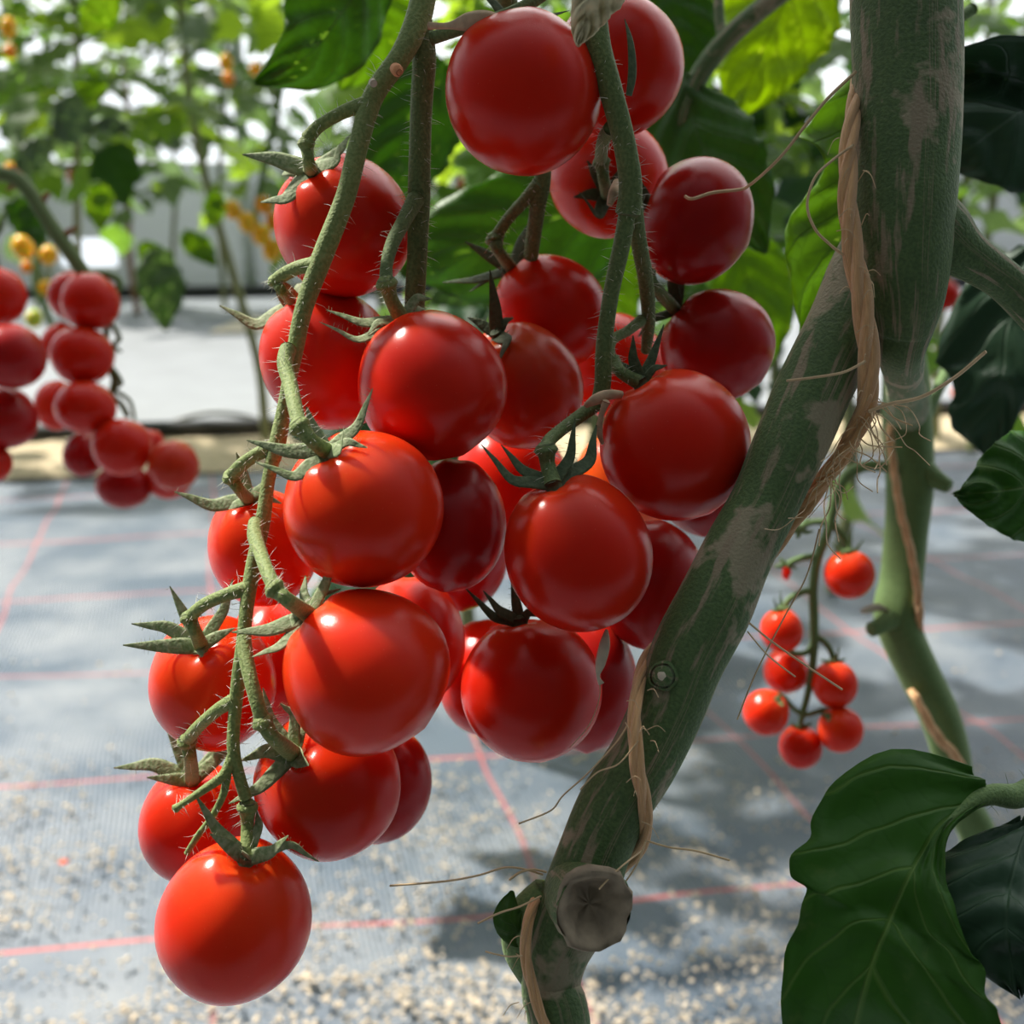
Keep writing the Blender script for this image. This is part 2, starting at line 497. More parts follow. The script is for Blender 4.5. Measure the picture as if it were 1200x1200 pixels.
def tomato(cx, cy, rx, ry, d, mat, label, cal=None, var=0, roll=0, tips=(), stalk=None, cat='tomato', group='ripe tomatoes of the big cluster', wsep=19, sepmat='sepal', stalkmat='stalk', smat_label=None, name='cherry_tomato', back=False, in_part=False):
    """cal: pixel of the calyx. tips: (px,py[,depth offset mm[,mid px,mid py]]). stalk: px path [(x,y,w,d)...] from the knuckle down to the calyx."""
    ctr = P(cx, cy, d)
    a = rx * d / F; c = ry * d / F
    if cal is None:
        ax = (UP * math.cos(math.radians(roll)) + RT * math.sin(math.radians(roll)) + FW * .25).normalized()
        cp = None
    else:
        cp = surf_pt(cx, cy, rx, ry, d, cal[0], cal[1], back)
        ax = (cp - ctr).normalized()
    # semi-axes so that the outline keeps rx, ry
    up = abs(ax.dot(UP)); lat = abs(ax.dot(RT)); dep = abs(ax.dot(FW))
    cax = c * up ** 2 + a * lat ** 2 + .5 * (a + c) * dep ** 2
    t1 = ax.cross(FW).normalized(); t2 = ax.cross(t1)
    wv = a * abs(t1.dot(RT)) ** 2 + c * abs(t1.dot(UP)) ** 2
    w2 = .5 * (a + c)
    rot = Matrix((t1, t2, ax)).transposed()
    if rot.determinant() < 0: rot = Matrix((-t1, t2, ax)).transposed()
    TOM.append((cx, cy, rx, ry, d, label))
    m4 = (rot @ Matrix.Diagonal((wv, w2, cax))).to_4x4()
    fm = fruit_mesh(var, mat)
    if cp is None and not stalk:
        o = bpy.data.objects.new(name, fm); COL.objects.link(o)
        o.matrix_world = Matrix.Translation(ctr) @ m4
        return tag(o, label, cat, group)
    t = thing(name, ctr, label, cat, group)
    o = bpy.data.objects.new('fruit', fm); COL.objects.link(o); o.parent = t; o.matrix_local = m4
    cp = ctr + ax * (cax * .90)
    if tips:
        ce = bpy.data.objects.new('calyx', None); ce.empty_display_size = .005
        COL.objects.link(ce); ce.parent = t; ce.location = cp - ctr
        hub = MB()
        tube(hub, [(cp - ax * .001, a * .12), (cp + ax * .0014, a * .11)], 12, 2)
        hub.build('calyx_disc', sepmat, ce)
        dcal = (cp - EYE).dot(FW)
        for tp in tips:
            dz = tp[2] / 1000 if len(tp) > 2 else -.002
            T3 = P(tp[0], tp[1], dcal + dz)
            if len(tp) > 4:
                mid = P(tp[3], tp[4], dcal + dz * .6)
            else:
                mid = cp.lerp(T3, .48) + ax * (.0016 if (T3 - cp).dot(ax) < 0 else -.0016)
            # keep sepals out of the fruit
            for _ in range(6):
                e = rot.inverted() @ (mid - ctr); q = math.sqrt((e.x / wv) ** 2 + (e.y / w2) ** 2 + (e.z / cax) ** 2)
                if q < 1.04: mid = ctr + (mid - ctr) * (1.05 / q)
            e = rot.inverted() @ (T3 - ctr); q = math.sqrt((e.x / wv) ** 2 + (e.y / w2) ** 2 + (e.z / cax) ** 2)
            if q < 1.03: T3 = ctr + (T3 - ctr) * (1.05 / q)
            w = wsep / F * d * (tp[5] if len(tp) > 5 else 1)
            sepal(ce, cp + ax * .0004, mid, T3, w, (ax * .55 - FW * .9).normalized(), sepmat)
    if stalk:
        mb = MB(); hb = MB()
        pts = px_path(stalk)
        pts.append((cp + ax * .0006, pts[-1][1] * 1.25))
        # the knuckle: a swollen joint at the first point
        p0, r0 = pts[0]
        pts = [(p0 + (p0 - pts[1][0]).normalized() * r0 * .6, r0 * .95), (p0, r0 * 1.28)] + [(p0.lerp(pts[1][0], .35), r0 * .92)] + pts[1:]
        tube(mb, pts, 12, 5, rough=.06, hairs=30, hair_mb=hb)
        se = mb.build('stalk_end', stalkmat, t)
        hb.build('hairs', 'hair', se, 'fine pale hairs')['kind'] = 'stuff'
    return t


# ---------------------------------------------------------------- the big cluster
GR = 'ripe tomatoes of the big cluster'
# sunlit string on the left, from the top down
tomato(402, 264, 80, 84, .280, 'red', 'red tomato highest on the left stalk, half sunlit, spread sepals pointing left', (368, 205), 1, 0,
       [(284, 181, -2, 322, 186, 1.35), (305, 237, -3, 345, 236, 1.25), (398, 168, -4, 394, 196, 1.1), (410, 158, 3, 398, 185, .9), (330, 205, 3, 345, 205, 1.2)],
       [(359, 168, 17, .259), (362, 190, 15, .260)])
tomato(385, 422, 76, 85, .290, 'red', 'red tomato second from the top on the left stalk, one broad sepal pointing left', (342, 352), 0, 0,
       [(257, 358, -2, 300, 380, 1.3), (320, 332, -5, 330, 338, 1.4), (358, 330, 4, 352, 335, 1), (390, 345, 2, 368, 340, .9)],
       [(322, 329, 15, .262), (331, 342, 12, .263)])
tomato(505, 450, 85, 90, .262, 'red', 'big round red tomato in mid cluster with two narrow sepals reaching left', (468, 368), 2, 0,
       [(382, 363, -3, 425, 378, 1), (374, 377, -7, 420, 398, .9), (506, 350, -1, 488, 350, 1.0), (440, 400, -3, 450, 385, .8), (500, 362, 4, 490, 362, .9)],
       [(453, 333, 21, .2565), (459, 352, 17, .2585)])
tomato(426, 596, 93, 93, .247, 'scarlet', 'large bright sunlit tomato in mid cluster, its calyx at upper left', (382, 528), 0, 0,
       [(289, 516, -2, 335, 528, 1.25), (437, 455, -3, 418, 500, 1), (359, 476, 2, 366, 500, 1.0), (298, 541, -6, 345, 558, 1.1), (403, 500, -6, 402, 535, 1.1), (430, 535, -3, 410, 530, .8)],
       [(351, 500, 22, .2345), (366, 517, 17, .2345)])
tomato(308, 640, 64, 72, .290, 'scarlet', 'sunlit red tomato behind the left stalk, one sepal pointing far left', (290, 583), 1, 0,
       [(204, 576, -3, 248, 592, 1.15), (277, 530, 0, 285, 555, .9), (312, 562, -3, 303, 575, 1.0), (268, 597, -5, 280, 596, .9), (330, 590, -2, 310, 588, .8)],
       [(271, 559, 18, .262), (280, 573, 14, .264)])
tomato(427, 784, 98, 95, .243, 'scarlet', 'largest sunlit tomato of the lower left, white highlight beside its curled sepals', (358, 716), 2, 0,
       [(271, 741, -2, 315, 738, 1.3), (295, 770, -5, 332, 758, 1.0), (387, 638, -3, 383, 680, 1.05), (358, 674, 4, 356, 695, .9), (400, 690, 4, 378, 698, .8), (350, 738, -6, 352, 728, 1.0)],
       [(322, 690, 21, .229), (338, 704, 18, .2285)])
tomato(250, 800, 72, 86, .276, 'scarlet', 'sunlit oval tomato on the far left with star shaped calyx, hanging third from the bottom', (234, 752), 0, 0,
       [(154, 731, -1, 195, 735, 1.1), (144, 756, -4, 190, 757, 1.15), (199, 687, 2, 215, 718, .9), (273, 678, 2, 262, 715, .9), (275, 736, -2, 256, 745, .9), (237, 770, -5, 236, 762, 1.0)],
       [(222, 724, 18, .256), (229, 740, 15, .256)])
tomato(383, 918, 86, 86, .266, 'red', 'round red tomato above the lowest one, broad sepals on its top left', (340, 880), 1, 0,
       [(281, 892, -3, 312, 880, 1.2), (268, 942, -7, 305, 922, 1.1), (362, 897, -6, 352, 893, 1.3), (328, 824, 1, 345, 838, .9), (308, 806, 2, 318, 845, 1.0), (365, 850, 2, 355, 862, .8)],
       [(308, 846, 21, .2385), (320, 864, 18, .2395)])
tomato(232, 966, 66, 72, .292, 'red', 'red tomato half hidden behind the lowest one, on its upper left', (224, 905), 3, 0,
       [(133, 900, -1, 180, 896, 1.2), (172, 911, -4, 200, 913, 1.0), (193, 846, 2, 208, 875, 1), (290, 838, 4, 265, 868, .95), (284, 862, -3, 258, 886, 1.0)],
       [(219, 869, 19, .262), (223, 888, 16, .264)])
tomato(276, 1074, 87, 97, .252, 'scarlet', 'lowest egg shaped tomato at the tip of the cluster, fully sunlit', (292, 990), 2, 0,
       [(228, 930, -2, 253, 970, .95), (246, 977, -6, 266, 990, 1.05), (338, 979, -6, 318, 998, 1.1), (374, 1010, 3, 340, 990, .7), (301, 950, 4, 303, 968, .8), (285, 998, -8, 288, 1000, .9)],
       [(290, 946, 20, .2475), (290, 968, 15, .2485)])
# fruit in front of and behind these
tomato(325, 772, 62, 76, .314, 'red', 'red tomato glimpsed behind the stalk, left of the largest sunlit tomato', None, 2, -5)
tomato(447, 918, 58, 68, .305, 'deep', 'dark red tomato peeking out right of the round one above the lowest tomato', None, 0, 5)
tomato(479, 750, 67, 78, .300, 'red', 'red tomato tucked behind the right edge of the largest sunlit tomato', None, 1, 0)
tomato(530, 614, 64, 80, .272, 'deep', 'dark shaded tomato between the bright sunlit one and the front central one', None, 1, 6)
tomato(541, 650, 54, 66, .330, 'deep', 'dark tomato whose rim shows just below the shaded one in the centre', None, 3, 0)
tomato(571, 792, 56, 70, .325, 'red', 'red tomato behind the lowest shaded one, its left edge glowing', None, 2, 0)
tomato(566, 812, 47, 49, .368, 'green_fruit', 'unripe green tomato showing a sliver below the glowing red one', None, 0, 0, cat='unripe tomato')
# shaded right half
tomato(613, 110, 91, 94, .254, 'red', 'big shaded tomato at the top of the frame, dead sepals above it', (600, 22), 3, 0,
       [(520, 30, -2, 560, 22, .8), (668, 12, -3, 640, 20, .7), (560, -12, 2, 580, 5, .8), (610, 45, -4, 605, 30, .8)], None, sepmat='sepal_dark', back=True)
tomato(724, 78, 76, 80, .296, 'red', 'shaded tomato at the top right, behind the right hand stalk', None, 0, 0)
tomato(713, 211, 69, 68, .325, 'red', 'red tomato behind the right hand stalk, left of the darkest creased one', (712, 232), 2, 0,
       [(672, 231, -3, 690, 228, .9), (678, 224, -8, 700, 252, .95), (735, 190, -2, 725, 205, .8), (690, 190, -2, 700, 205, .8)],
       [(705, 190, 17, .292), (708, 212, 14, .295)], sepmat='sepal_dark', stalkmat='stalk_dark')
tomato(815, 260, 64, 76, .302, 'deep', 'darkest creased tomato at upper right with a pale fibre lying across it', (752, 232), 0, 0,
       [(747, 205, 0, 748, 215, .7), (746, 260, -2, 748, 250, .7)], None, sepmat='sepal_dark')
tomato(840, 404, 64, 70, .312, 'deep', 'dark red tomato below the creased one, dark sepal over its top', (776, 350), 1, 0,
       [(845, 307, 4, 800, 322, .7), (791, 308, -3, 788, 330, .9), (748, 395, -5, 762, 375, .8), (760, 335, -3, 768, 340, .9)],
       [(760, 322, 15, .292), (768, 336, 13, .292)], sepmat='sepal_dark', stalkmat='stalk_dark')
tomato(643, 366, 63, 75, .318, 'red', 'shaded tomato with spiky dark sepals, behind and above the dull orange red one', (592, 306), 1, 0,
       [(545, 283, -3, 570, 298, 1), (518, 331, -6, 556, 328, .9), (632, 246, -3, 612, 282, 1.1), (550, 342, -2, 575, 325, .7), (600, 330, -5, 598, 318, .8)],
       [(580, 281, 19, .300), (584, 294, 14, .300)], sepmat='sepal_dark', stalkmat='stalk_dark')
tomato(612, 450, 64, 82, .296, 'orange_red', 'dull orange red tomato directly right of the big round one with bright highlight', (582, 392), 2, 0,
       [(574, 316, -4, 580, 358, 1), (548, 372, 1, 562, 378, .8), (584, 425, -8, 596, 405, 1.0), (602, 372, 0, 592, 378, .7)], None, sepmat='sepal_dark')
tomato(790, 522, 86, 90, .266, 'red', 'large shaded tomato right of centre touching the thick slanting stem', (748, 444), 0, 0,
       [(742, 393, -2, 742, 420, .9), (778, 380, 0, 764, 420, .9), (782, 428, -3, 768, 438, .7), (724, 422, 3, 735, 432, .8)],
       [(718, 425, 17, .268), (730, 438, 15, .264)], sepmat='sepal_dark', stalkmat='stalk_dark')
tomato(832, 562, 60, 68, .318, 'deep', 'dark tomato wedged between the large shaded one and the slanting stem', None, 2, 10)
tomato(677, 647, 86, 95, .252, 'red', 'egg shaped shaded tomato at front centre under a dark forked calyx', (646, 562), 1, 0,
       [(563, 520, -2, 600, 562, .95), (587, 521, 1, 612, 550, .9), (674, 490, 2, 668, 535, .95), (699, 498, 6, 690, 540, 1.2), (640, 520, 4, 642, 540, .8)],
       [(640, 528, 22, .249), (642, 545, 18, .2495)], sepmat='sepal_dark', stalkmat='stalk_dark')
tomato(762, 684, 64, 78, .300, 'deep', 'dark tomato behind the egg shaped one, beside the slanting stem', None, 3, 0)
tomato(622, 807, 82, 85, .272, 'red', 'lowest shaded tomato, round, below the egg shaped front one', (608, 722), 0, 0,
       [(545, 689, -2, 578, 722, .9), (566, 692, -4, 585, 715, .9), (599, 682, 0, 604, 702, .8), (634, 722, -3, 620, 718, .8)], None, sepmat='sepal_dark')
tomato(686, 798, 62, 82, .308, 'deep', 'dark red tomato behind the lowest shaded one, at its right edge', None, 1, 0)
tomato(722, 428, 60, 62, .350, 'scarlet', 'bright red tomato glimpsed between the two ends of the right hand stalk', None, 2, 0)
tomato(735, 562, 62, 62, .362, 'orange', 'orange half ripe tomato peeping out left of the large shaded one', None, 0, 0)
tomato(598, 566, 66, 72, .360, 'red', 'red tomato deep in the cluster, behind the forked dark calyx', None, 3, 0)

# ---------------------------------------------------------------- truss stalks
def stalk_part(parent, name, pts, mat, hairs=60, label=None, sides=14, rough=.05, d=None, n=6):
    mb = MB()
    hb = MB()
    tube(mb, px_path(pts, d), sides, n, rough=rough, hairs=hairs, hair_mb=hb)
    o = mb.build(name, mat, parent, label)
    if hb.v: hb.build('hairs', 'hair', o, 'fine pale hairs')['kind'] = 'stuff'
    return o


tr = thing('truss_stalk', P(505, -30, .262), 'pale green hairy truss stalk down the left of the cluster, bending at each fruit', 'fruit stalk')
stalk_part(tr, 'main_stalk', [(1050, -330, 34, .268), (860, -330, 32, .27), (640, -220, 31, .268), (540, -110, 30, .264), (505, -40, 29, .262), (490, 22, 31, .2605), (470, 65, 27, .2585), (438, 112, 25, .257), (420, 170, 24, .256), (405, 230, 24, .256),
           (378, 300, 25, .256), (356, 362, 21, .256), (345, 415, 19, .256), (334, 470, 16, .256), (326, 515, 20, .255), (315, 560, 16, .254), (308, 610, 18, .2525),
           (296, 668, 18, .250), (290, 705, 17, .248), (285, 750, 16, .2465), (279, 800, 17, .246), (274, 850, 15, .246), (274, 882, 15, .2455), (281, 912, 14, .246), (288, 935, 15, .247)], 'stalk', 420)
stalk_part(tr, 'side_stalk', [(430, 122, 20, .2565), (405, 130, 16, .257), (375, 147, 15, .258), (360, 163, 17, .259)], 'stalk', 40)
stalk_part(tr, 'side_stalk', [(374, 310, 22, .256), (352, 313, 17, .2575), (334, 321, 16, .260), (322, 329, 14, .262)], 'stalk', 40)
stalk_part(tr, 'side_stalk', [(338, 408, 20, .2545), (334, 425, 19, .2515), (340, 450, 18, .246), (346, 478, 18, .239), (351, 498, 18, .2345)], 'stalk', 50)
stalk_part(tr, 'side_stalk', [(322, 524, 20, .255), (302, 532, 16, .2555), (284, 544, 16, .258), (271, 558, 16, .262)], 'stalk', 40)
stalk_part(tr, 'side_stalk', [(300, 612, 18, .2515), (299, 628, 19, .247), (306, 650, 17, .240), (314, 672, 17, .233), (322, 689, 18, .229)], 'stalk', 50)
stalk_part(tr, 'side_stalk', [(290, 690, 20, .249), (268, 696, 16, .249), (240, 708, 15, .252), (223, 722, 16, .256)], 'stalk', 40)
stalk_part(tr, 'side_stalk', [(286, 745, 17, .246), (288, 768, 18, .2435), (295, 800, 17, .240), (303, 828, 17, .2385), (308, 845, 18, .2385)], 'stalk', 50)
stalk_part(tr, 'side_stalk', [(276, 820, 18, .246), (255, 832, 15, .248), (232, 852, 15, .255), (219, 868, 16, .262)], 'stalk', 40)
stalk_part(tr, 'side_stalk', [(272, 885, 12, .2455), (262, 908, 12, .244), (238, 926, 10, .243), (214, 942, 8, .242), (205, 948, 11, .242)], 'stalk', 30, 'short stalk whose fruit has dropped off')
stalk_part(tr, 'side_stalk', [(267, 900, 11, .245), (262, 930, 9, .245), (248, 958, 8, .246), (233, 978, 8, .247), (219, 1000, 7, .249)], 'stalk', 30, 'thin fruitless stalk')
stalk_part(tr, 'scab', [(463, 80, 13, .2535), (466, 83, 14, .2515), (468, 85, 8, .2505)], 'scab', 0, 'orange brown scab')
stalk_part(tr, 'scab', [(436, 96, 9, .2535), (438, 98, 9, .2525)], 'dry_pale', 0, 'pale scab')

tb = thing('truss_stalk', P(497, 40, .262), 'straight upright truss stalk dropping from the fork at the top, left of centre', 'fruit stalk')
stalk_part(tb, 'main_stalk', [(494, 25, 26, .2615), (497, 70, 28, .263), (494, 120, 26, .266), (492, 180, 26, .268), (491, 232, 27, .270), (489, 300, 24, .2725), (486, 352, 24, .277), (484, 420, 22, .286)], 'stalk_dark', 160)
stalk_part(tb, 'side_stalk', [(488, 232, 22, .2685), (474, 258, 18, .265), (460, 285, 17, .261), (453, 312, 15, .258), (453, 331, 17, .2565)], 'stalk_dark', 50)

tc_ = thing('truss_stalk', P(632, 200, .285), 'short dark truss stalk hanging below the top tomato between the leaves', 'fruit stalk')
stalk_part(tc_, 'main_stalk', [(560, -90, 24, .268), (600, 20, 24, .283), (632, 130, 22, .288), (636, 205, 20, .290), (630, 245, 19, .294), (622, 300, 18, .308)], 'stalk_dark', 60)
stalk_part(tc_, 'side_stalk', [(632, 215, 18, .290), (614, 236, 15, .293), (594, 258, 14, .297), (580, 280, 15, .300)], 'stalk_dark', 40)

td = thing('truss_stalk', P(705, 20, .247), 'dark hairy truss stalk on the right, forking in two above the large shaded tomato', 'fruit stalk')
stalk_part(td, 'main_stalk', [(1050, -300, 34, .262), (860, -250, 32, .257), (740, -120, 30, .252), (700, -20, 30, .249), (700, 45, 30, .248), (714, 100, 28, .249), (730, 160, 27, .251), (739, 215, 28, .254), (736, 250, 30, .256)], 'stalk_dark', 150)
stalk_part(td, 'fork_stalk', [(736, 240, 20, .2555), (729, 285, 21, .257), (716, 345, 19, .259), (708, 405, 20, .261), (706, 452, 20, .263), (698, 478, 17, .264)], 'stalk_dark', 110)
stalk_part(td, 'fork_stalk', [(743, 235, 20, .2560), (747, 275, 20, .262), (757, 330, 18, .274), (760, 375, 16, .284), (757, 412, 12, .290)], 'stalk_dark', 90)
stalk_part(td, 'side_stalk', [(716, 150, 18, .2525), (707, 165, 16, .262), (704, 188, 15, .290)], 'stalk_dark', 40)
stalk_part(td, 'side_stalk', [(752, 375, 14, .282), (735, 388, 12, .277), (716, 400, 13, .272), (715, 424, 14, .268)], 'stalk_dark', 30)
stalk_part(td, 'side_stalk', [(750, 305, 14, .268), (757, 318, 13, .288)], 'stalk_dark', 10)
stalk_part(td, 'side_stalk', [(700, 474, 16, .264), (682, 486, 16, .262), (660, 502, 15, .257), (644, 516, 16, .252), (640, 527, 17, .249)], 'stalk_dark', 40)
mb = MB(); tube(mb, [(P(737, 112, .2455), .0008), (P(741, 85, .244), .0011), (P(739, 50, .243), .0008), (P(732, 22, .243), .0001)], 10, 6, flat=.2, nrm=(-FW + RT * .5).normalized()); mb.build('sepal', 'sepal_dark', td)
stalk_part(td, 'dried_flower', [(723, 214, 10, .262), (719, 226, 12, .2575), (714, 240, 7, .257)], 'dry', 0, 'brown dried flower remnant')
stalk_part(td, 'dried_flower', [(728, 462, 8, .259), (712, 462, 12, .257), (697, 468, 12, .257), (686, 475, 6, .259)], 'dry', 0, 'brown twisted dried flower', rough=.5)
stalk_part(td, 'dried_flower', [(710, 470, 9, .256), (704, 488, 6, .257), (702, 505, 8, .258), (706, 520, 4, .259)], 'dry', 0, 'brown dried flower strand', rough=.4)

dp = thing('dried_petal', P(708, 745, .25), 'pale withered petal hanging below the egg shaped tomato', 'dried petal')
mb = MB(); tube(mb, [(P(711, 738, .252), .0003), (P(709, 755, .250), .0011), (P(704, 778, .249), .0011), (P(701, 792, .249), .0004), (P(705, 801, .25), .0007)], 8, 5, flat=.35, rough=.4)
mb.build('petal', 'dry_pale', dp)
mb = MB(); tube(mb, [(P(703, 800, .25), .00012), (P(702, 820, .252), .0001), (P(690, 850, .254), .0001), (P(668, 876, .258), .00008)], 5, 6)
mb.build('dried_style', 'fibre', dp)
dp = thing('dried_flower', P(548, 30, .25), 'crumpled brown dead flower clinging left of the top tomato', 'dried flower')
mb = MB(); tube(mb, [(P(502, 29, .252), .0008), (P(525, 30, .250), .0007), (P(548, 26, .248), .0016), (P(572, 25, .247), .0017), (P(588, 22, .248), .0007)], 10, 6, flat=.5, rough=.7)
mb.build('petal', 'dry', dp)
mb = MB(); tube(mb, [(P(505, 45, .256), .0015), (P(560, 28, .25), .0012), (P(610, 10, .25), .0014), (P(650, -15, .255), .0012)], 8, 6, flat=.5)
mb.build('sepal', 'stalk_dark', dp)

# ---------------------------------------------------------------- leaves
def leaf_blade(parent, name, mid, wl, wr, mat, fold=.15, curl=0.0, face=None, nt=60, nu=7, ripple=.0012, serr=.04, seed=0, lobes=5, label=None, tipcurl=0):
    """mid: px path [(x,y,d)] or Vectors; wl, wr: half widths (px at that depth, or metres for Vectors) at the same stations."""
    rr = random.Random(seed)
    st = []
    for i, a in enumerate(mid):
        if isinstance(a, Vector): st.append((a.x, a.y, a.z, wl[i], wr[i]))
        else:
            p = P(*a); st.append((p.x, p.y, p.z, wl[i] / F * a[2], wr[i] / F * a[2]))
    q = cr(st, max(2, nt // (len(st) - 1)))
    C = [Vector(a[:3]) for a in q]; m = len(C)
    vs, fs, uv = [], [], []
    ph = rr.random() * 9
    for i in range(m):
        t = i / (m - 1)
        T = (C[min(i + 1, m - 1)] - C[max(i - 1, 0)]).normalized()
        fn = face if face is not None else (EYE - C[i]).normalized()
        nn = (fn - T * fn.dot(T)).normalized()
        s = T.cross(nn).normalized()
        Wl, Wr = max(q[i][3], 0), max(q[i][4], 0)
        for j in range(-nu, nu + 1):
            u = j / nu
            w = Wl if u < 0 else Wr
            if abs(j) == nu and serr:
                w *= 1 + serr * (math.sin(t * lobes * 6.28 + ph) + .5 * math.sin(t * lobes * 15 + 2 * ph))
            z = -fold * abs(u) * w + curl * w * u * u + ripple * noise.noise(Vector((t * 5 + ph, u * 1.6, ph))) * 2
            z += ripple * .9 * math.sin((t - abs(u) * .34) * 31) * (1 - abs(u) * .3) * (abs(u) > .01)
            vs.append(C[i] + s * (u * w) + nn * z); uv.append((u * .5 + .5, t))
    k = 2 * nu + 1
    for i in range(m - 1):
        for j in range(k - 1):
            fs.append((i * k + j, i * k + j + 1, (i + 1) * k + j + 1, (i + 1) * k + j))
    mb = MB(); mb.add(vs, fs, uv)
    o = mb.build(name, mat, parent, label)
    so = o.modifiers.new('thickness', 'SOLIDIFY'); so.thickness = .0003; so.offset = 0
    return o


def near_leaf(label, mid, wl, wr, mat, stalk=None, smat='stem_plain', group=None, **kw):
    t = thing('tomato_leaf', P(*mid[0]), label, 'leaf', group)
    leaf_blade(t, 'blade', mid, wl, wr, mat, **kw)
    if stalk:
        mb = MB(); tube(mb, px_path(stalk), 10, 6, rough=.05, hairs=25, hair_mb=mb)
        mb.build('leaf_stalk', smat, t)
    return t


near_leaf('large deep green leaf in the lower right corner, whole wavy edge in view',
          [(1158, 930, .243), (1105, 965, .238), (1078, 1005, .235), (1062, 1035, .232), (1046, 1070, .231), (1039, 1088, .2305), (1028, 1112, .230), (1012, 1160, .231), (1000, 1210, .233), (985, 1310, .240), (975, 1380, .247)],
          [6, 12, 30, 60, 92, 112, 140, 168, 185, 120, 2], [34, 112, 124, 121, 130, 103, 96, 93, 82, 60, 2], 'leaf_front',
          [(1300, 860, 34, .262), (1240, 905, 32, .252), (1195, 932, 30, .246), (1158, 932, 24, .243), (1122, 953, 13, .2405), (1092, 986, 6, .2372)], fold=.10, curl=.12, serr=.03, lobes=4, seed=3)
near_leaf('dark blue green leaf overlapping the lower right corner leaf at the right edge',
          [(1205, 962, .246), (1190, 1010, .236), (1180, 1060, .229), (1182, 1110, .226), (1195, 1165, .228)],
          [20, 62, 76, 70, 3], [10, 70, 110, 100, 3], 'leaf_dark', [(1290, 900, 20, .262), (1240, 930, 18, .255), (1205, 962, 14, .246)], fold=.05, curl=-.22, seed=5, serr=.03)
near_leaf('green leaf at the right edge pointing left with a sharp tip',
          [(1300, 548, .318), (1240, 562, .310), (1195, 572, .305), (1155, 577, .302), (1119, 579, .300)],
          [30, 62, 62, 36, 2], [36, 66, 62, 34, 2], 'leaf_front', [(1400, 480, 18, .34), (1350, 525, 16, .33), (1300, 548, 12, .318)], fold=.22, seed=8, serr=.02)
near_leaf('dark lobed leaf hanging at the right edge below the side branch',
          [(1215, 290, .44), (1200, 340, .44), (1180, 385, .44), (1176, 430, .44), (1172, 452, .44), (1172, 480, .442), (1166, 515, .445), (1158, 536, .447)],
          [20, 68, 60, 58, 44, 22, 14, 1], [20, 60, 66, 76, 52, 56, 46, 4], 'leaf_dark', [(1330, 180, 18, .46), (1260, 240, 16, .45), (1215, 290, 12, .44)], fold=.1, seed=9, face=(EYE - P(1170, 400, .44)).normalized(), serr=.02)
near_leaf('curled dark leaf with pale sheen beside the thick stem, top right corner',
          [(1260, 120, .335), (1215, 100, .325), (1175, 88, .315), (1140, 86, .312), (1095, 96, .318)],
          [22, 34, 38, 34, 4], [30, 46, 40, 34, 4], 'leaf_dark', None, fold=-.5, curl=1.1, seed=10)
near_leaf('very dark broad leaf below the curled one, right of the thick stem',
          [(1290, 60, .40), (1230, 105, .39), (1180, 140, .385), (1140, 170, .385), (1108, 196, .39)],
          [30, 80, 92, 66, 4], [30, 62, 66, 50, 4], 'leaf_dark', None, fold=.1, seed=12)
near_leaf('translucent green leaf with a notched edge, directly left of the twine',
          [(1062, 80, .318), (1040, 118, .316), (1030, 150, .315), (1022, 182, .314), (1016, 208, .313), (1010, 224, .3125), (1004, 242, .312), (996, 264, .312), (989, 288, .312), (982, 312, .312), (974, 334, .313), (960, 360, .315), (941, 394, .318)],
          [30, 34, 36, 36, 34, 34, 36, 40, 44, 46, 44, 30, 2], [40, 58, 76, 92, 100, 64, 62, 72, 82, 78, 66, 40, 2], 'leaf_mid', [(1140, 10, 14, .33), (1100, 40, 12, .325), (1062, 80, 10, .318)], fold=.06, seed=13, face=(-FW * .75 - SUN * .55).normalized(), serr=.02)
near_leaf('yellow green leaf glowing with backlight behind a dark stalk at the top',
          [(960, -60, .50), (925, -5, .50), (900, 45, .50), (880, 90, .50), (856, 142, .50)],
          [20, 70, 62, 44, 3], [20, 72, 62, 42, 3], 'leaf_yellow', None, fold=.08, seed=14)
near_leaf('broad dark green leaf behind the creased tomato at upper right',
          [(800, 90, .44), (812, 140, .435), (832, 190, .43), (862, 240, .43), (898, 296, .435)],
          [10, 55, 62, 50, 3], [10, 62, 60, 44, 3], 'leaf', None, fold=.1, seed=15)
near_leaf('bright green leaf hanging in the gap right of the dark tomatoes',
          [(850, 250, .55), (866, 300, .55), (880, 345, .55), (890, 390, .55), (896, 436, .555)],
          [10, 46, 50, 36, 3], [10, 40, 42, 30, 3], 'leaf_bright', None, fold=.1, seed=16)
near_leaf('wide dark green leaf filling the gap below the top tomato',
          [(770, 205, .47), (710, 232, .465), (650, 258, .46), (585, 275, .46), (505, 300, .465), (470, 322, .47)],
          [20, 66, 84, 78, 52, 3], [20, 70, 76, 66, 42, 3], 'leaf', None, fold=.12, seed=17)
near_leaf('dark leaf hanging behind the fork of the left stalk',
          [(520, 70, .52), (494, 110, .52), (474, 160, .52), (462, 205, .52), (455, 250, .525)],
          [20, 54, 60, 44, 3], [20, 52, 56, 40, 3], 'leaf', None, fold=.1, seed=18)
near_leaf('bright rounded leaf behind the left stalk at the top',
          [(500, 30, .60), (470, 34, .60), (440, 48, .60), (415, 72, .60), (398, 105, .605)],
          [20, 36, 42, 36, 3], [20, 40, 44, 34, 3], 'leaf_bright', None, fold=.1, seed=19)
near_leaf('green leaf with a curled brown edge at the top, left of the stalk fork',
          [(455, -70, .40), (425, -20, .395), (395, 25, .39), (358, 68, .388), (298, 97, .39)],
          [14, 44, 56, 40, 2], [14, 56, 64, 40, 2], 'leaf', None, fold=.16, seed=20, serr=.015, face=(-FW * .8 - SUN * .5).normalized())
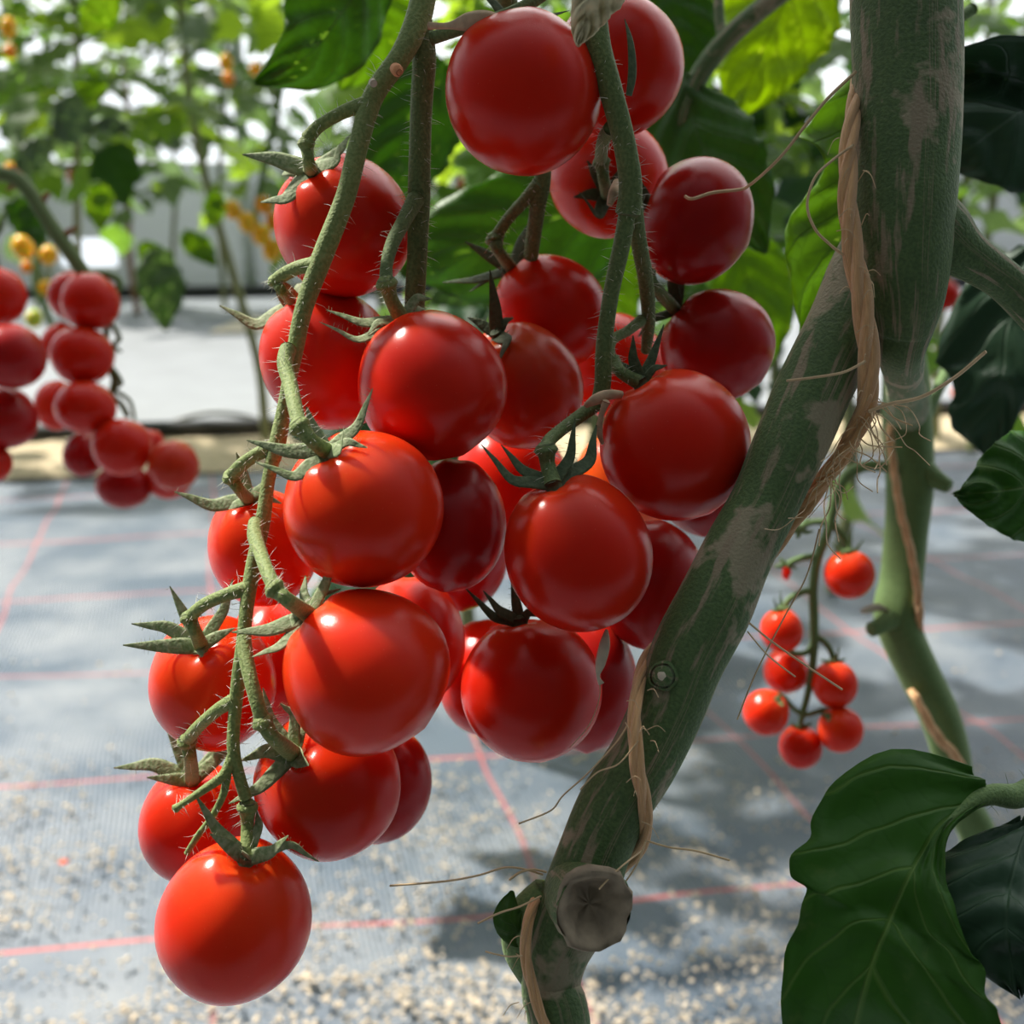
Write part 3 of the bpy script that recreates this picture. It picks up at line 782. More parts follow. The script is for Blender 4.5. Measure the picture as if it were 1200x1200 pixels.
near_leaf('pale withered leaf tip at the top, in front of the top tomatoes',
          [(735, -70, .228), (715, -30, .229), (695, 2, .230), (684, 30, .231), (677, 54, .232)],
          [16, 30, 27, 17, 2], [16, 30, 24, 15, 2], 'wither', None, fold=.25, seed=21)
near_leaf('small pale green leaf seen through the gap below the wide dark green leaf',
          [(590, 310, .75), (562, 322, .75), (535, 335, .75), (505, 355, .755)], [16, 30, 30, 3], [16, 32, 30, 3], 'leaf_far', None, fold=.1, seed=22)
near_leaf('bright green leaf seen between the right hand stalk and the creased tomato',
          [(640, 250, .62), (672, 290, .62), (705, 330, .62), (745, 385, .625)], [14, 48, 52, 3], [14, 50, 50, 3], 'leaf_bright', None, fold=.1, seed=23)
near_leaf('green leaf behind the top right tomato',
          [(760, -40, .46), (785, 10, .46), (800, 60, .46), (806, 110, .465)], [16, 44, 44, 3], [16, 50, 46, 3], 'leaf', None, fold=.12, seed=24)
lt = thing('leaf_stalk', P(900, 0, .44), 'dark leaf stalk crossing in front of the glowing yellow green leaf', 'leaf stalk')
mb = MB(); tube(mb, px_path([(960, -40, 24, .44), (900, 4, 24, .44), (850, 48, 25, .44), (818, 92, 24, .44), (800, 140, 20, .44), (788, 190, 16, .445)]), 10, 6); mb.build('stalk', 'stem', lt)
mb = MB(); tube(mb, px_path([(848, 50, 13, .44), (843, 20, 12, .443), (842, -30, 11, .447)]), 10, 6); mb.build('side_stalk', 'stem', lt)

# ---------------------------------------------------------------- the plant with the thick slanting stem
SB = P(656, 1200, .25)
pl = thing('tomato_plant', Vector((SB.x - .02, SB.y + .03, 0)), 'tomato plant with the thick slanting stem and peeling patches, in front', 'plant')
mb = MB()
tube(mb, px_path([(1062, -900, 110, .27), (1062, -300, 120, .264), (1062, -60, 126, .258), (1063, 60, 125, .256), (1063, 160, 123, .2545), (1060, 240, 118, .2535), (1060, 310, 106, .2535), (1062, 350, 88, .254), (1060, 385, 68, .257), (1056, 410, 56, .262), (1058, 430, 48, .285), (1060, 446, 44, .33), (1062, 462, 46, .40), (1063, 480, 50, .475)]), 28, 8, ridge=.02, rough=.03, hairs=260, hair_mb=mb, hairlen=.0009)
mb.build('upper_stem', 'stem', pl)
mb = MB()
low = px_path([(1030, 270, 70, .268), (1015, 318, 84, .265), (988, 385, 86, .260), (952, 462, 88, .2565), (922, 530, 85, .2545), (895, 592, 80, .2535), (862, 655, 84, .2515), (836, 712, 92, .250), (808, 765, 91, .250), (785, 826, 85, .250), (756, 886, 83, .250), (722, 942, 84, .250), (696, 1000, 82, .250), (676, 1062, 88, .250), (652, 1120, 76, .250), (647, 1165, 68, .250), (657, 1215, 72, .250)])
low += [(SB + Vector((.006, .008, -.09)), .0066), (SB + Vector((.002, .02, -.20)), .0066), (SB + Vector((-.012, .028, -.33)), .007), (Vector((SB.x - .02, SB.y + .03, -.005)), .0085)]
tube(mb, low, 28, 8, ridge=.025, rough=.05, hairs=420, hair_mb=mb, hairlen=.0009)
mb.build('slanting_stem', 'stem', pl)
mb = MB(); tube(mb, px_path([(1060, 250, 100, .256), (1100, 275, 84, .256), (1125, 294, 62, .256), (1152, 312, 50, .257), (1182, 334, 46, .259), (1225, 378, 46, .262), (1290, 450, 42, .27)]), 20, 7, rough=.03, hairs=90, hair_mb=mb, hairlen=.0009)
mb.build('side_shoot', 'stem', pl)
# pruned stub with the hollow scar
ax = (P(700, 1072, .238) - P(680, 1050, .25)).normalized()
ct = P(686, 1054, .2425)
st = bpy.data.objects.new('pruned_stub', None); COL.objects.link(st); st.parent = pl; st.location = ct - wpos(pl)
mb = MB(); tube(mb, [(ct - ax * .009, .0070), (ct - ax * .004, .0078), (ct + ax * .001, .0080), (ct + ax * .0048, .0083), (ct + ax * .0064, .0079)], 22, 5, rough=.12, cap=False); mb.build('stub', 'stem', st)
mb = MB(); e1 = ax.cross(UP).normalized() * 1.02; e2 = e1.cross(ax).normalized() * 1.12; vs, fs = [], []
for k, (rf, h) in enumerate(((.0082, .0056), (.0076, .0072), (.0062, .0064), (.0047, .0040), (.0028, .0027), (.0004, .0024))):
    for j in range(22):
        a = 2 * math.pi * j / 22; jr = 1 + .16 * noise.noise(Vector((math.cos(a) * 2, math.sin(a) * 2, 1)))
        vs.append(ct + ax * (h + .0022 * noise.noise(Vector((math.cos(a) * 2.2, math.sin(a) * 2.2, k * .4 + 4)))) + (e1 * math.cos(a) + e2 * math.sin(a)) * rf * jr)
for k in range(5):
    for j in range(22): fs.append((k * 22 + j, k * 22 + (j + 1) % 22, (k + 1) * 22 + (j + 1) % 22, (k + 1) * 22 + j))
fs.append(tuple(5 * 22 + j for j in range(22)))
mb.add(vs, fs); mb.build('scar', 'bark_cut', st, 'grey brown dried cut surface')
ct2 = P(777, 792, .2425); ax2 = (P(772, 794, .236) - P(788, 790, .25)).normalized()
mb = MB(); tube(mb, [(ct2 - ax2 * .003, .0034), (ct2 - ax2 * .0004, .0032), (ct2 + ax2 * .0002, .0027)], 18, 4, rough=.15); mb.build('leaf_scar', 'stem', pl)
mb = MB(); tube(mb, [(ct2 - ax2 * .001, .0019), (ct2 + ax2 * .0006, .0017), (ct2 + ax2 * .0009, .0013)], 16, 4, rough=.35); mb.build('scar_core', 'dry_pale', pl, 'pale round scar core')
# node bulge with a small bract on the lower left
mb = MB(); tube(mb, px_path([(642, 1045, 40, .252), (618, 1075, 50, .252), (612, 1110, 48, .252), (630, 1150, 36, .252)]), 14, 6, rough=.08); mb.build('node', 'stem_plain', pl)
leaf_blade(pl, 'bract', [(625, 1100, .249), (607, 1090, .247), (596, 1070, .247), (600, 1044, .249)], [10, 20, 18, 2], [8, 14, 16, 2], 'leaf', fold=.4, seed=31, ripple=.0004, serr=.02, nt=16)

# leaves added to this plant, unseen overhead, to shade the cluster's right half
TOPS = P(1062, -260, .263)


def canopy(px, py, d, t, L, W, rot, seed, tl=.1, pl=pl, TOPS=TOPS):
    c = P(px, py, d) + SUN * t
    e1 = SUN.cross(UP).normalized(); e2 = e1.cross(SUN).normalized()     # e2 ~ up in the sun's view
    dv = (e2 * -math.cos(rot) + e1 * math.sin(rot)).normalized()
    a = c - dv * (L / 2); b = c + dv * (L / 2)
    pts = [a, a.lerp(b, .25) + SUN * .004, a.lerp(b, .5) + SUN * .006, a.lerp(b, .78) + SUN * .001, b - SUN * tl * L]
    leaf_blade(pl, 'leaf', pts, [.1 * W, .5 * W, .5 * W, .34 * W, .01 * W], [.1 * W, .5 * W, .5 * W, .34 * W, .01 * W], 'leaf', fold=.12, face=SUN, seed=seed, nt=24, nu=5, serr=.05)
    mb = MB(); tube(mb, [(TOPS + UP * (.01 * (seed % 7)), .003), (TOPS.lerp(a, .5) + UP * .03, .0018), (a, .0011)], 8, 6); mb.build('leaf_stalk', 'stem_plain', pl)


def across(sv, px):     # pixel on the line of equal distance sv across the sun's direction in the picture
    return (px, (.8 * px - sv) / .56)


CAN = []
HP = math.pi / 2
for k, (sv, px, d, t, L, W, ro) in enumerate(((350, 560, .285, .20, .16, .050, .06), (350, 560, .335, .24, .11, .050, -.12), (255, 520, .240, .21, .05, .032, .0), (122, 450, .231, .22, .034, .020, .0), (480, 620, .285, .21, .16, .045, -.05), (560, 640, .245, .25, .10, .050, .10), (690, 700, .240, .20, .12, .052, .04), (720, 720, .235, .25, .13, .058, -.15),
        (880, 760, .245, .22, .13, .058, .08), (1030, 800, .245, .25, .13, .060, -.1), (420, 600, .225, .28, .12, .056, .1), (330, 560, .225, .30, .12, .050, -.1), (545, 640, .49, .30, .14, .066, .0), (800, 740, .36, .34, .12, .07, .1), (700, 740, .42, .36, .12, .07, -.1))):
    x_, y_ = across(sv, px)
    CAN.append((x_, y_, d, t, L, W, HP + ro, k + 1))
for c_ in CAN: canopy(*c_)

# ---------------------------------------------------------------- twine
def ply(parent, pts, plies=3, turn=.019, name='strand', mat='twine', sides=8):
    q = cr([(p.x, p.y, p.z, r) for p, r in pts], 14)
    C = [Vector(a[:3]) for a in q]; ln = [0]
    for i in range(1, len(C)): ln.append(ln[-1] + (C[i] - C[i - 1]).length)
    n0 = Vector((0, -1, 0)); fr = []
    for i in range(len(C)):
        T = (C[min(i + 1, len(C) - 1)] - C[max(i - 1, 0)]).normalized()
        n0 = (n0 - T * n0.dot(T)).normalized(); fr.append((n0, T.cross(n0)))
    for k in range(plies):
        s = []
        for i in range(len(C)):
            a = 2 * math.pi * k / plies + ln[i] / turn * 2 * math.pi * .5
            r = q[i][3]
            s.append((C[i] + (fr[i][0] * math.cos(a) + fr[i][1] * math.sin(a)) * r * .46, r * .60))
        mb = MB(); tube(mb, s, sides, 0, rough=.12); mb.build(name, mat, parent)


tw = thing('jute_twine', P(1000, 130, .25), 'thick orange brown jute twine wound around the front slanting stem', 'twine')
TWP = px_path([(1080, -420, 18, .285), (1085, -120, 18, .279), (1045, -10, 18, .274), (1012, 70, 17, .2665), (1000, 130, 19, .2525), (994, 190, 22, .2475), (994, 245, 24, .2455), (1001, 300, 25, .2455), (1010, 350, 26, .2455), (1016, 400, 26, .247), (1018, 450, 25, .250),
               (1008, 495, 24, .255), (985, 535, 22, .260), (945, 590, 20, .265), (880, 675, 18, .264), (815, 735, 17, .262), (768, 758, 16, .257), (750, 795, 16, .2475), (744, 840, 17, .2405), (746, 890, 19, .2385), (754, 935, 18, .2415), (757, 970, 17, .2455), (744, 1002, 15, .2525),
               (710, 1030, 14, .260), (665, 1036, 13, .261), (637, 1044, 13, .253), (620, 1075, 14, .2445), (616, 1110, 14, .243), (622, 1150, 14, .2425), (638, 1198, 14, .2415), (668, 1250, 14, .2435), (690, 1290, 13, .252)])
ply(tw, TWP)


def fibre(parent, pts, w=2.2, name='frayed_fibre', mat='fibre'):
    mb = MB(); tube(mb, px_path([(a[0], a[1], w * (a[3] if len(a) > 3 else 1), a[2]) for a in pts]), 5, 7); mb.build(name, mat, parent)


fibre(tw, [(1003, 84, .252), (972, 113, .25), (945, 145, .25), (918, 180, .252), (895, 203, .257), (878, 217, .268), (868, 222, .276), (835, 226, .279), (812, 233, .279), (803, 230, .281)], 4)
fibre(tw, [(1000, 170, .246), (975, 188, .244), (955, 208, .243), (946, 240, .243), (955, 268, .243), (972, 286, .2445), (990, 300, .2455)], 3.4)
fibre(tw, [(1155, 412, .235), (1119, 442, .239), (1080, 465, .243), (1044, 473, .246), (1018, 482, .249)], 4.5)
fibre(tw, [(1014, 423, .242), (1000, 431, .242), (985, 437, .243), (955, 442, .245), (922, 446, .247)], 3.4)
fibre(tw, [(735, 850, .240), (722, 870, .2395), (690, 905, .241), (660, 932, .242), (645, 950, .242), (608, 965, .242)], 2.2)
fibre(tw, [(748, 868, .237), (725, 895, .237), (700, 905, .238), (680, 925, .239)], 2)
fibre(tw, [(757, 985, .246), (785, 993, .246), (815, 997, .246), (855, 1008, .246)], 2.6)
fibre(tw, [(878, 730, .2435), (905, 752, .243), (945, 780, .242), (987, 808, .241)], 2.6)
fibre(tw, [(876, 740, .243), (900, 768, .242), (932, 793, .242)], 2)
fibre(tw, [(960, 620, .26), (945, 675, .258), (918, 725, .256), (885, 790, .255), (864, 843, .254)], 2)
fibre(tw, [(636, 1025, .246), (612, 1018, .245), (590, 1017, .244), (560, 1026, .243), (520, 1033, .243), (457, 1038, .243)], 2.6)
fibre(tw, [(640, 1022, .246), (625, 1019, .245), (610, 1022, .245), (597, 1031, .244)], 3)
fibre(tw, [(634, 1050, .243), (610, 1062, .242), (585, 1070, .241), (560, 1082, .240)], 2.4)
fibre(tw, [(612, 1120, .241), (596, 1121, .240), (580, 1118, .239), (569, 1115, .239)], 2)
fibre(tw, [(755, 995, .246), (735, 1010, .239), (718, 1025, .237), (702, 1042, .236)], 2.2)
fibre(tw, [(757, 985, .243), (750, 1005, .242), (742, 1020, .242), (731, 1036, .242)], 2.2)
rf = random.Random(5)
for k in range(34):
    t0 = rf.random(); x, y = 1018 - 60 * t0 ** 1.5 + rf.uniform(-6, 14), 455 + 110 * t0
    pts = [(x, y, .252)]
    ang = rf.uniform(.3, 2.2)
    for j in range(rf.randint(3, 6)):
        ang += rf.uniform(-.8, .8)
        x += math.cos(ang) * rf.uniform(12, 30) * rf.choice((1, 1, .6)); y += math.sin(ang) * rf.uniform(10, 26)
        pts.append((x, y, .252 - rf.uniform(-.004, .004) * (j + 1)))
    fibre(tw, pts, rf.uniform(1.0, 1.9))
for k in range(40):
    p, r = TWP[rf.choice((5, 6, 7, 8, 9, 10, 18, 19, 20, 26, 27, 28))]
    q = p + Vector((rf.uniform(-.003, .003), -.002, rf.uniform(-.008, .008)))
    d = (Vector((rf.uniform(-1, 1), -.7, rf.uniform(-1, 1)))).normalized()
    mb = MB(); tube(mb, [(q, .00012), (q + d * .0025 + Vector((0, 0, .0006)), .0001), (q + d * .0045 + Vector((0, 0, -.001)), .00005)], 4, 4); mb.build('frayed_fibre', 'fibre', tw)

# ---------------------------------------------------------------- plant behind on the right with its own twine and truss
D2 = .49
rb = P(1150, 1000, .50)
pr = thing('tomato_plant', Vector((rb.x + .01, rb.y + .05, 0)), 'slimmer green tomato stem behind on the right, bent with twine around it', 'plant')
mb = MB()
rp = px_path([(1110, -400, 44, .53), (1095, -100, 44, .52), (1072, 200, 46, .505), (1060, 380, 46, .495), (1062, 440, 52, .49), (1064, 500, 57, .49), (1067, 560, 55, .49), (1063, 620, 50, .49), (1057, 680, 50, .49), (1052, 715, 54, .49), (1058, 745, 50, .49), (1078, 790, 48, .49), (1100, 835, 46, .49), (1114, 880, 44, .492), (1124, 935, 42, .495), (1150, 1000, 42, .50)])
rp += [(rb + Vector((.012, .03, -.08)), .0075), (Vector((rb.x + .01, rb.y + .05, -.005)), .009)]
tube(mb, rp, 20, 8, ridge=.05, rough=.03); mb.build('stem', 'stem_plain', pr)
mb = MB(); tube(mb, px_path([(1078, 545, 30, .487), (1092, 558, 24, .482), (1104, 566, 20, .480), (1112, 570, 17, .479)]), 12, 5); mb.build('pruned_stub', 'stem_plain', pr)
mb = MB(); tube(mb, px_path([(1050, 722, 28, .487), (1040, 728, 22, .481), (1028, 735, 19, .478), (1020, 738, 18, .477)]), 12, 5); mb.build('pruned_stub', 'stem_plain', pr)
mb = MB(); tube(mb, px_path([(1042, 716, 4, .483), (1028, 712, 11, .480), (1015, 715, 10, .478), (1008, 716, 3, .477)]), 10, 5, flat=.3); mb.build('dried_petal', 'dry_pale', pr)
mb = MB(); tube(mb, px_path([(1072, 520, 20, .495), (1092, 470, 16, .50), (1110, 435, 14, .51), (1135, 380, 12, .53), (1170, 300, 10, .56)]), 12, 6); mb.build('side_shoot', 'stem_plain', pr)
t2 = thing('jute_twine', P(1050, 560, .47), 'thin tan twine running down the slimmer stem behind on the right', 'twine')
ply(t2, px_path([(1120, 260, 10, .50), (1092, 370, 10, .487), (1062, 440, 10, .508), (1044, 500, 10, .482), (1047, 545, 10, .474), (1056, 600, 10, .472), (1068, 650, 10, .473), (1075, 690, 10, .476), (1077, 735, 10, .484), (1070, 770, 10, .502), (1066, 800, 10, .492), (1078, 826, 10, .478), (1098, 862, 12, .474), (1122, 890, 11, .478), (1140, 930, 10, .49), (1156, 985, 10, .507)]), turn=.014)

tg = thing('truss_stalk', P(1043, 548, .485), 'thin green arching truss stalk carrying the small cherry tomatoes on the right', 'fruit stalk')
def thin(parent, name, pts, mat='stem_plain', d=.48):
    mb = MB(); tube(mb, px_path(pts, d), 10, 6, rough=.08); return mb.build(name, mat, parent)
thin(tg, 'main_stalk', [(1050, 552, 14, .485), (1030, 546, 13, .482), (1008, 548, 13, .48), (988, 562, 14, .48), (977, 590, 13, .48), (970, 622, 12, .48), (958, 655, 12, .48), (953, 690, 11, .48), (954, 725, 11, .48), (954, 760, 10, .48), (950, 795, 9, .48), (945, 820, 8, .48), (940, 838, 7, .48), (938, 852, 6, .48)])
thin(tg, 'side_stalk', [(974, 612, 9), (982, 622, 8), (990, 632, 8), (994, 642, 9)])
thin(tg, 'side_stalk', [(956, 652, 9), (940, 654, 8), (926, 660, 8), (922, 666, 9)])
thin(tg, 'side_stalk', [(968, 612, 8), (952, 612, 7), (938, 618, 8)])
thin(tg, 'side_stalk', [(954, 692, 8), (940, 694, 8), (926, 702, 8), (918, 712, 8)])
thin(tg, 'side_stalk', [(954, 752, 7), (946, 764, 7), (934, 766, 7), (925, 763, 7)])
thin(tg, 'side_stalk', [(956, 746, 8), (966, 752, 7), (973, 762, 7), (978, 774, 8)])
thin(tg, 'side_stalk', [(942, 838, 6), (930, 830, 6), (920, 818, 6), (910, 812, 6)])
thin(tg, 'side_stalk', [(941, 838, 6), (952, 836, 6), (964, 832, 6), (972, 832, 6)])
thin(tg, 'aborted_fruit', [(921, 664, 8), (922, 670, 11), (921, 675, 9), (923, 679, 4)], 'red')
for k in range(5):
    a = 2 * math.pi * k / 5 + .4
    thin(tg, 'sepal', [(936, 620, 6), (936 + 9 * math.cos(a), 620 + 8 * math.sin(a), 6), (936 + 19 * math.cos(a), 620 + 14 * math.sin(a) - 3, 2)])
    thin(tg, 'sepal', [(921, 662, 6), (921 + 7 * math.cos(a), 662 + 5 * math.sin(a), 5), (921 + 14 * math.cos(a), 662 + 9 * math.sin(a), 2)])
G2 = 'small cherry tomatoes on the arching truss at the right'
def small(cx, cy, rx, ry, d, mat, label, cal, tips, group, var=0, **kw):
    return tomato(cx, cy, rx, ry, d, mat, label, cal, var, 0, tips, None, group=group, wsep=6, sepmat='stem_plain', **kw)
small(995, 673, 29, 29, .478, 'scarlet', 'topmost small cherry tomato of the right truss, its green calyx upright', (994, 645), [(972, 634, 0), (998, 620, 0), (1012, 632, 0), (985, 655, -3), (978, 628, 3)], G2)
small(916, 738, 25, 26, .474, 'scarlet', 'small cherry tomato with a highlight, directly above another, left of the right truss stalk', (914, 713), [(906, 700, 0), (915, 692, 2), (928, 710, 0), (903, 716, -2)], G2, 1)
small(921, 785, 26, 27, .488, 'scarlet', 'small cherry tomato directly under the one with the highlight', None, (), G2, 2)
small(978, 802, 26, 28, .476, 'scarlet', 'small cherry tomato right of the right truss stalk under brownish sepals', (976, 774), [(960, 772, 0), (984, 756, 0), (992, 772, 0), (970, 783, -3)], G2, 0)
small(898, 834, 27, 27, .472, 'scarlet', 'leftmost small cherry tomato of the right truss, with a round white highlight', (912, 818), [(918, 828, -4), (916, 812, 0)], G2, 1)
small(984, 854, 27, 26, .474, 'scarlet', 'small cherry tomato lowest on the right side of the right truss', (968, 836), [(958, 834, 0), (972, 846, -4)], G2, 2)
small(938, 875, 25, 26, .482, 'red', 'darker small cherry tomato at the very bottom of the right truss', (938, 850), [(926, 846, 0), (952, 846, 0)], G2, 0)

# ---------------------------------------------------------------- blurred trusses at the left edge
DL = .72
tl = thing('truss_stalk', P(15, 207, DL), 'dark arching truss stalk with thorn like stubs at the left edge', 'fruit stalk')
thin(tl, 'main_stalk', [(-120, 235, 17), (-40, 205, 18), (10, 206, 18), (34, 224, 18), (58, 262, 18), (82, 296, 18), (104, 326, 16), (122, 338, 10), (133, 350, 8), (128, 372, 7), (124, 400, 8), (132, 412, 7), (129, 430, 8), (134, 445, 8), (131, 462, 7), (142, 474, 7), (150, 488, 7)], 'stalk_dark', DL)
for a, b, c, d in ((30, 216, 14, 196), (30, 214, 8, 222), (46, 242, 58, 226), (70, 282, 90, 266)):
    thin(tl, 'thorn_stub', [(a, b, 10), ((a + c) / 2, (b + d) / 2 - 2, 8), (c, d, 4)], 'brown_twig', DL)
thin(tl, 'side_stalk', [(106, 322, 10), (126, 322, 9), (140, 330, 8), (136, 342, 9), (128, 336, 7)], 'stem_plain', DL - .01)
thin(tl, 'side_stalk', [(128, 376, 6), (140, 396, 6), (133, 404, 5), (142, 412, 4)], 'stalk_dark', DL)
thin(tl, 'side_stalk', [(132, 432, 6), (142, 448, 6), (134, 456, 6), (152, 470, 5), (158, 492, 4)], 'stalk_dark', DL)
G3 = 'ripe tomatoes of the blurred truss at the left'
for i, a in enumerate([
    (86, 347, 29, 29, .750, 'red', 'tomato at the top of the left truss, behind its brighter neighbour'),
    (106, 353, 34, 34, .705, 'red', 'topmost front tomato of the left truss, just below the dark stalk end'),
    (72, 402, 22, 25, .745, 'scarlet', 'small tomato with a highlight, left of the second front tomato of the left truss'),
    (96, 417, 36, 34, .700, 'red', 'second front tomato down the left truss'),
    (67, 475, 25, 30, .730, 'scarlet', 'tomato with a bright highlight at the left flank of the left truss'),
    (100, 477, 35, 31, .690, 'red', 'third front tomato down the left truss'),
    (98, 532, 23, 27, .735, 'deep', 'shaded tomato at the lower left of the left truss, behind'),
    (143, 524, 34, 34, .690, 'red', 'front tomato at the lower middle of the left truss'),
    (145, 570, 32, 26, .725, 'deep', 'lowest dark tomato of the left truss'),
    (204, 545, 29, 30, .690, 'orange_red', 'orange red tomato at the right end of the left truss'),
    (197, 560, 26, 25, .730, 'red', 'tomato mostly hidden behind the orange red one at the end of the left truss'),
    (176, 521, 17, 18, .735, 'red', 'small tomato visible in the notch of the left truss above its right end')]):
    tomato(*a, None, i, 0, group=G3)
G4 = 'tomatoes cut off by the left edge of the frame'
for i, a in enumerate([
    (-3, 347, 33, 34, .66, 'red', 'highest of the tomatoes cut off by the left edge'),
    (13, 417, 40, 38, .64, 'deep', 'second tomato from the top at the left edge, the widest in view there'),
    (5, 489, 37, 37, .66, 'deep', 'third tomato from the top at the left edge'),
    (-7, 543, 20, 22, .66, 'red', 'lowest tomato at the left edge, only a sliver in view')]):
    tomato(*a, None, i, 0, group=G4)
for q in ([(-30, 225, 12, .66), (-16, 250, 10, .66), (2, 290, 8, .66), (8, 255, 3, .66)], ):
    tq = thing('truss_stalk', P(-10, 260, .66), 'dark pointed stalk tips poking in at the left edge above the cut off tomatoes', 'fruit stalk')
    thin(tq, 'stalk', [(-40, 200, 12), (-22, 250, 11), (-6, 300, 8), (-3, 318, 6)], 'stalk_dark', .66)
    thin(tq, 'thorn_stub', [(-16, 290, 7), (0, 268, 6), (7, 243, 2)], 'stalk_dark', .66)

# ---------------------------------------------------------------- ground
ROW = math.atan(.13)
RU = Vector((math.cos(ROW), math.sin(ROW), 0)); RW = Vector((-math.sin(ROW), math.cos(ROW), 0))
def rowpt(u, w, z=0): return RU * u + RW * w + Vector((0, 0, z))


mb = MB(); nx, ny = 120, 150; vs = []; fs = []
for j in range(ny + 1):
    for i in range(nx + 1):
        u = -2.6 + 5.2 * i / nx; w = -.6 + 3.02 * j / ny
        p = rowpt(u, w)
        k = noise.noise(Vector((p.x * 1.1, p.y * 3.2, .3))) * .012 + noise.noise(Vector((p.x * 1.5, p.y * 9, 4))) * .006
        k += .010 * math.exp(-((p.y - 1.33 - .05 * math.sin(p.x * 3)) / .05) ** 2) * (.5 + .5 * noise.noise(Vector((p.x * 2, 0, 0))))
        vs.append(p + Vector((0, 0, k - .008)))
for j in range(ny):
    for i in range(nx): fs.append((j * (nx + 1) + i, j * (nx + 1) + i + 1, (j + 1) * (nx + 1) + i + 1, (j + 1) * (nx + 1) + i))
mb.add(vs, fs); o = mb.build('floor', 'mat'); o['kind'] = 'structure'
mb = MB(); vs = []; fs = []; nx, ny = 160, 10
for j in range(ny + 1):
    for i in range(nx + 1):
        w = 2.36 + .36 * j / ny
        vs.append(rowpt(-3 + 6 * i / nx, w, .012 * math.sin(math.pi * j / ny) + .02 * noise.noise(Vector((i * .3, j * .6, 0))) * math.sin(math.pi * j / ny)))
for j in range(ny):
    for i in range(nx): fs.append((j * (nx + 1) + i, j * (nx + 1) + i + 1, (j + 1) * (nx + 1) + i + 1, (j + 1) * (nx + 1) + i))
mb.add(vs, fs); o = mb.build('floor_sand_bed', 'sand'); o['kind'] = 'structure'
mb = MB(); vs = []; fs = []; nx, ny = 60, 60
for j in range(ny + 1):
    for i in range(nx + 1):
        p = rowpt(-4.5 + 9 * i / nx, 2.70 + 4.3 * j / ny)
        vs.append(p + Vector((0, 0, .015 * noise.noise(Vector((p.x * 1.3, p.y * 2.6, 0))))))
for j in range(ny):
    for i in range(nx): fs.append((j * (nx + 1) + i, j * (nx + 1) + i + 1, (j + 1) * (nx + 1) + i + 1, (j + 1) * (nx + 1) + i))
mb.add(vs, fs); o = mb.build('floor_white_sheet', 'sheet'); o['kind'] = 'structure'
pp = thing('irrigation_pipe', rowpt(0, 2.70, 0), 'black irrigation pipe lying across behind the sand strip', 'pipe')
mb = MB(); tube(mb, [(rowpt(u, 2.70 + .006 * math.sin(u * 2), .022), .019) for u in (-3, -2, -1, 0, 1, 2, 3)], 14, 6); mb.build('pipe', 'pipe', pp)
pp = thing('drip_tube', G(180, 508), 'grey drip tube arching over the black pipe beside the left truss', 'tube')
mb = MB(); a, b = G(175, 512), G(318, 500)
tube(mb, [(a, .006), (a.lerp(b, .2) + Vector((0, 0, .03)), .006), (a.lerp(b, .5) + Vector((0, 0, .045)), .006), (a.lerp(b, .8) + Vector((0, 0, .03)), .006), (b + Vector((0, 0, .004)), .006)], 8, 8); mb.build('tube', 'tube', pp)

# wood chips and crumbs on the mat
mb = MB(); rc = random.Random(3)
def chip(p, s):
    n = 6; a0 = rc.random() * 6; el = rc.uniform(.45, 1); h = s * rc.uniform(.25, .6)
    t1 = Vector((math.cos(a0), math.sin(a0), rc.uniform(-.3, .3))); t2 = Vector((-math.sin(a0), math.cos(a0), rc.uniform(-.3, .3)))
    low = [p + (t1 * math.cos(k * 2 * math.pi / n) + t2 * (el * math.sin(k * 2 * math.pi / n))) * s * rc.uniform(.8, 1.15) for k in range(n)]
    vs = low + [q * .75 + p * .25 + Vector((0, 0, h)) for q in low] + [p + Vector((0, 0, h * 1.15))]
    fs = []
    for k in range(n):
        k2 = (k + 1) % n; fs += [(k, k2, n + k2, n + k), (n + k, n + k2, 2 * n)]
    mb.add(vs, fs)
cnt = 0; tries = 0
while cnt < 7000 and tries < 160000:
    tries += 1
    px = rc.uniform(-60, 1260); py = rc.uniform(700, 1260)
    g = G(px, py)
    dn = noise.noise(Vector((g.x * 5, g.y * 16, 2))) * .6 + noise.noise(Vector((g.x * 22, g.y * 40, 7))) * .45
    bias = -.28 + .75 * max(0, (py - 700) / 500) ** 1.1 + (.14 if 500 < px < 1000 else 0) - (.25 if py < 880 else 0)
    if rc.random() > max(.0, min(1, .16 + dn * 1.1 + bias * .6)): continue
    cnt += 1
    chip(g + Vector((0, 0, .001)), rc.choice((.0009, .0012, .0015, .0019, .0024, .0032)) * rc.uniform(.7, 1.2))
o = mb.build('debris', 'chip', smooth=False)
tag(o, 'pale wood chips and crumbs scattered over the grey woven mat', 'debris', None, 'stuff')
po = thing('petal_scrap', G(74, 1010), 'small orange scrap lying on the mat at lower left', 'scrap')
mb = MB(); g = G(74, 1010, .004); tube(mb, [(g + Vector((-.004, 0, 0)), .0015), (g, .0042), (g + Vector((.004, .001, 0)), .002)], 10, 4, flat=.3, nrm=Vector((0, 0, 1)), rough=.4); mb.build('scrap', 'orange', po)
po = thing('withered_leaf', G(1000, 470), 'tan withered leaf lying on the white sheet left of the drip tube end', 'leaf')
pc = G(297, 382, .004)
po.location = pc; po['label'] = 'beige cardboard scrap on the white sheet right of the thin background stem'; po['category'] = 'scrap'; po.name = 'cardboard_scrap'
mb = MB()
for s in (0, 1):
    mb.add([pc + Vector((x, y, s * .006)) for x, y in ((-.12, -.22), (.14, -.2), (.15, .3), (-.1, .3))], [(0, 1, 2, 3) if s else (3, 2, 1, 0)])
mb.f += [(0, 1, 5, 4), (1, 2, 6, 5), (2, 3, 7, 6), (3, 0, 4, 7)]
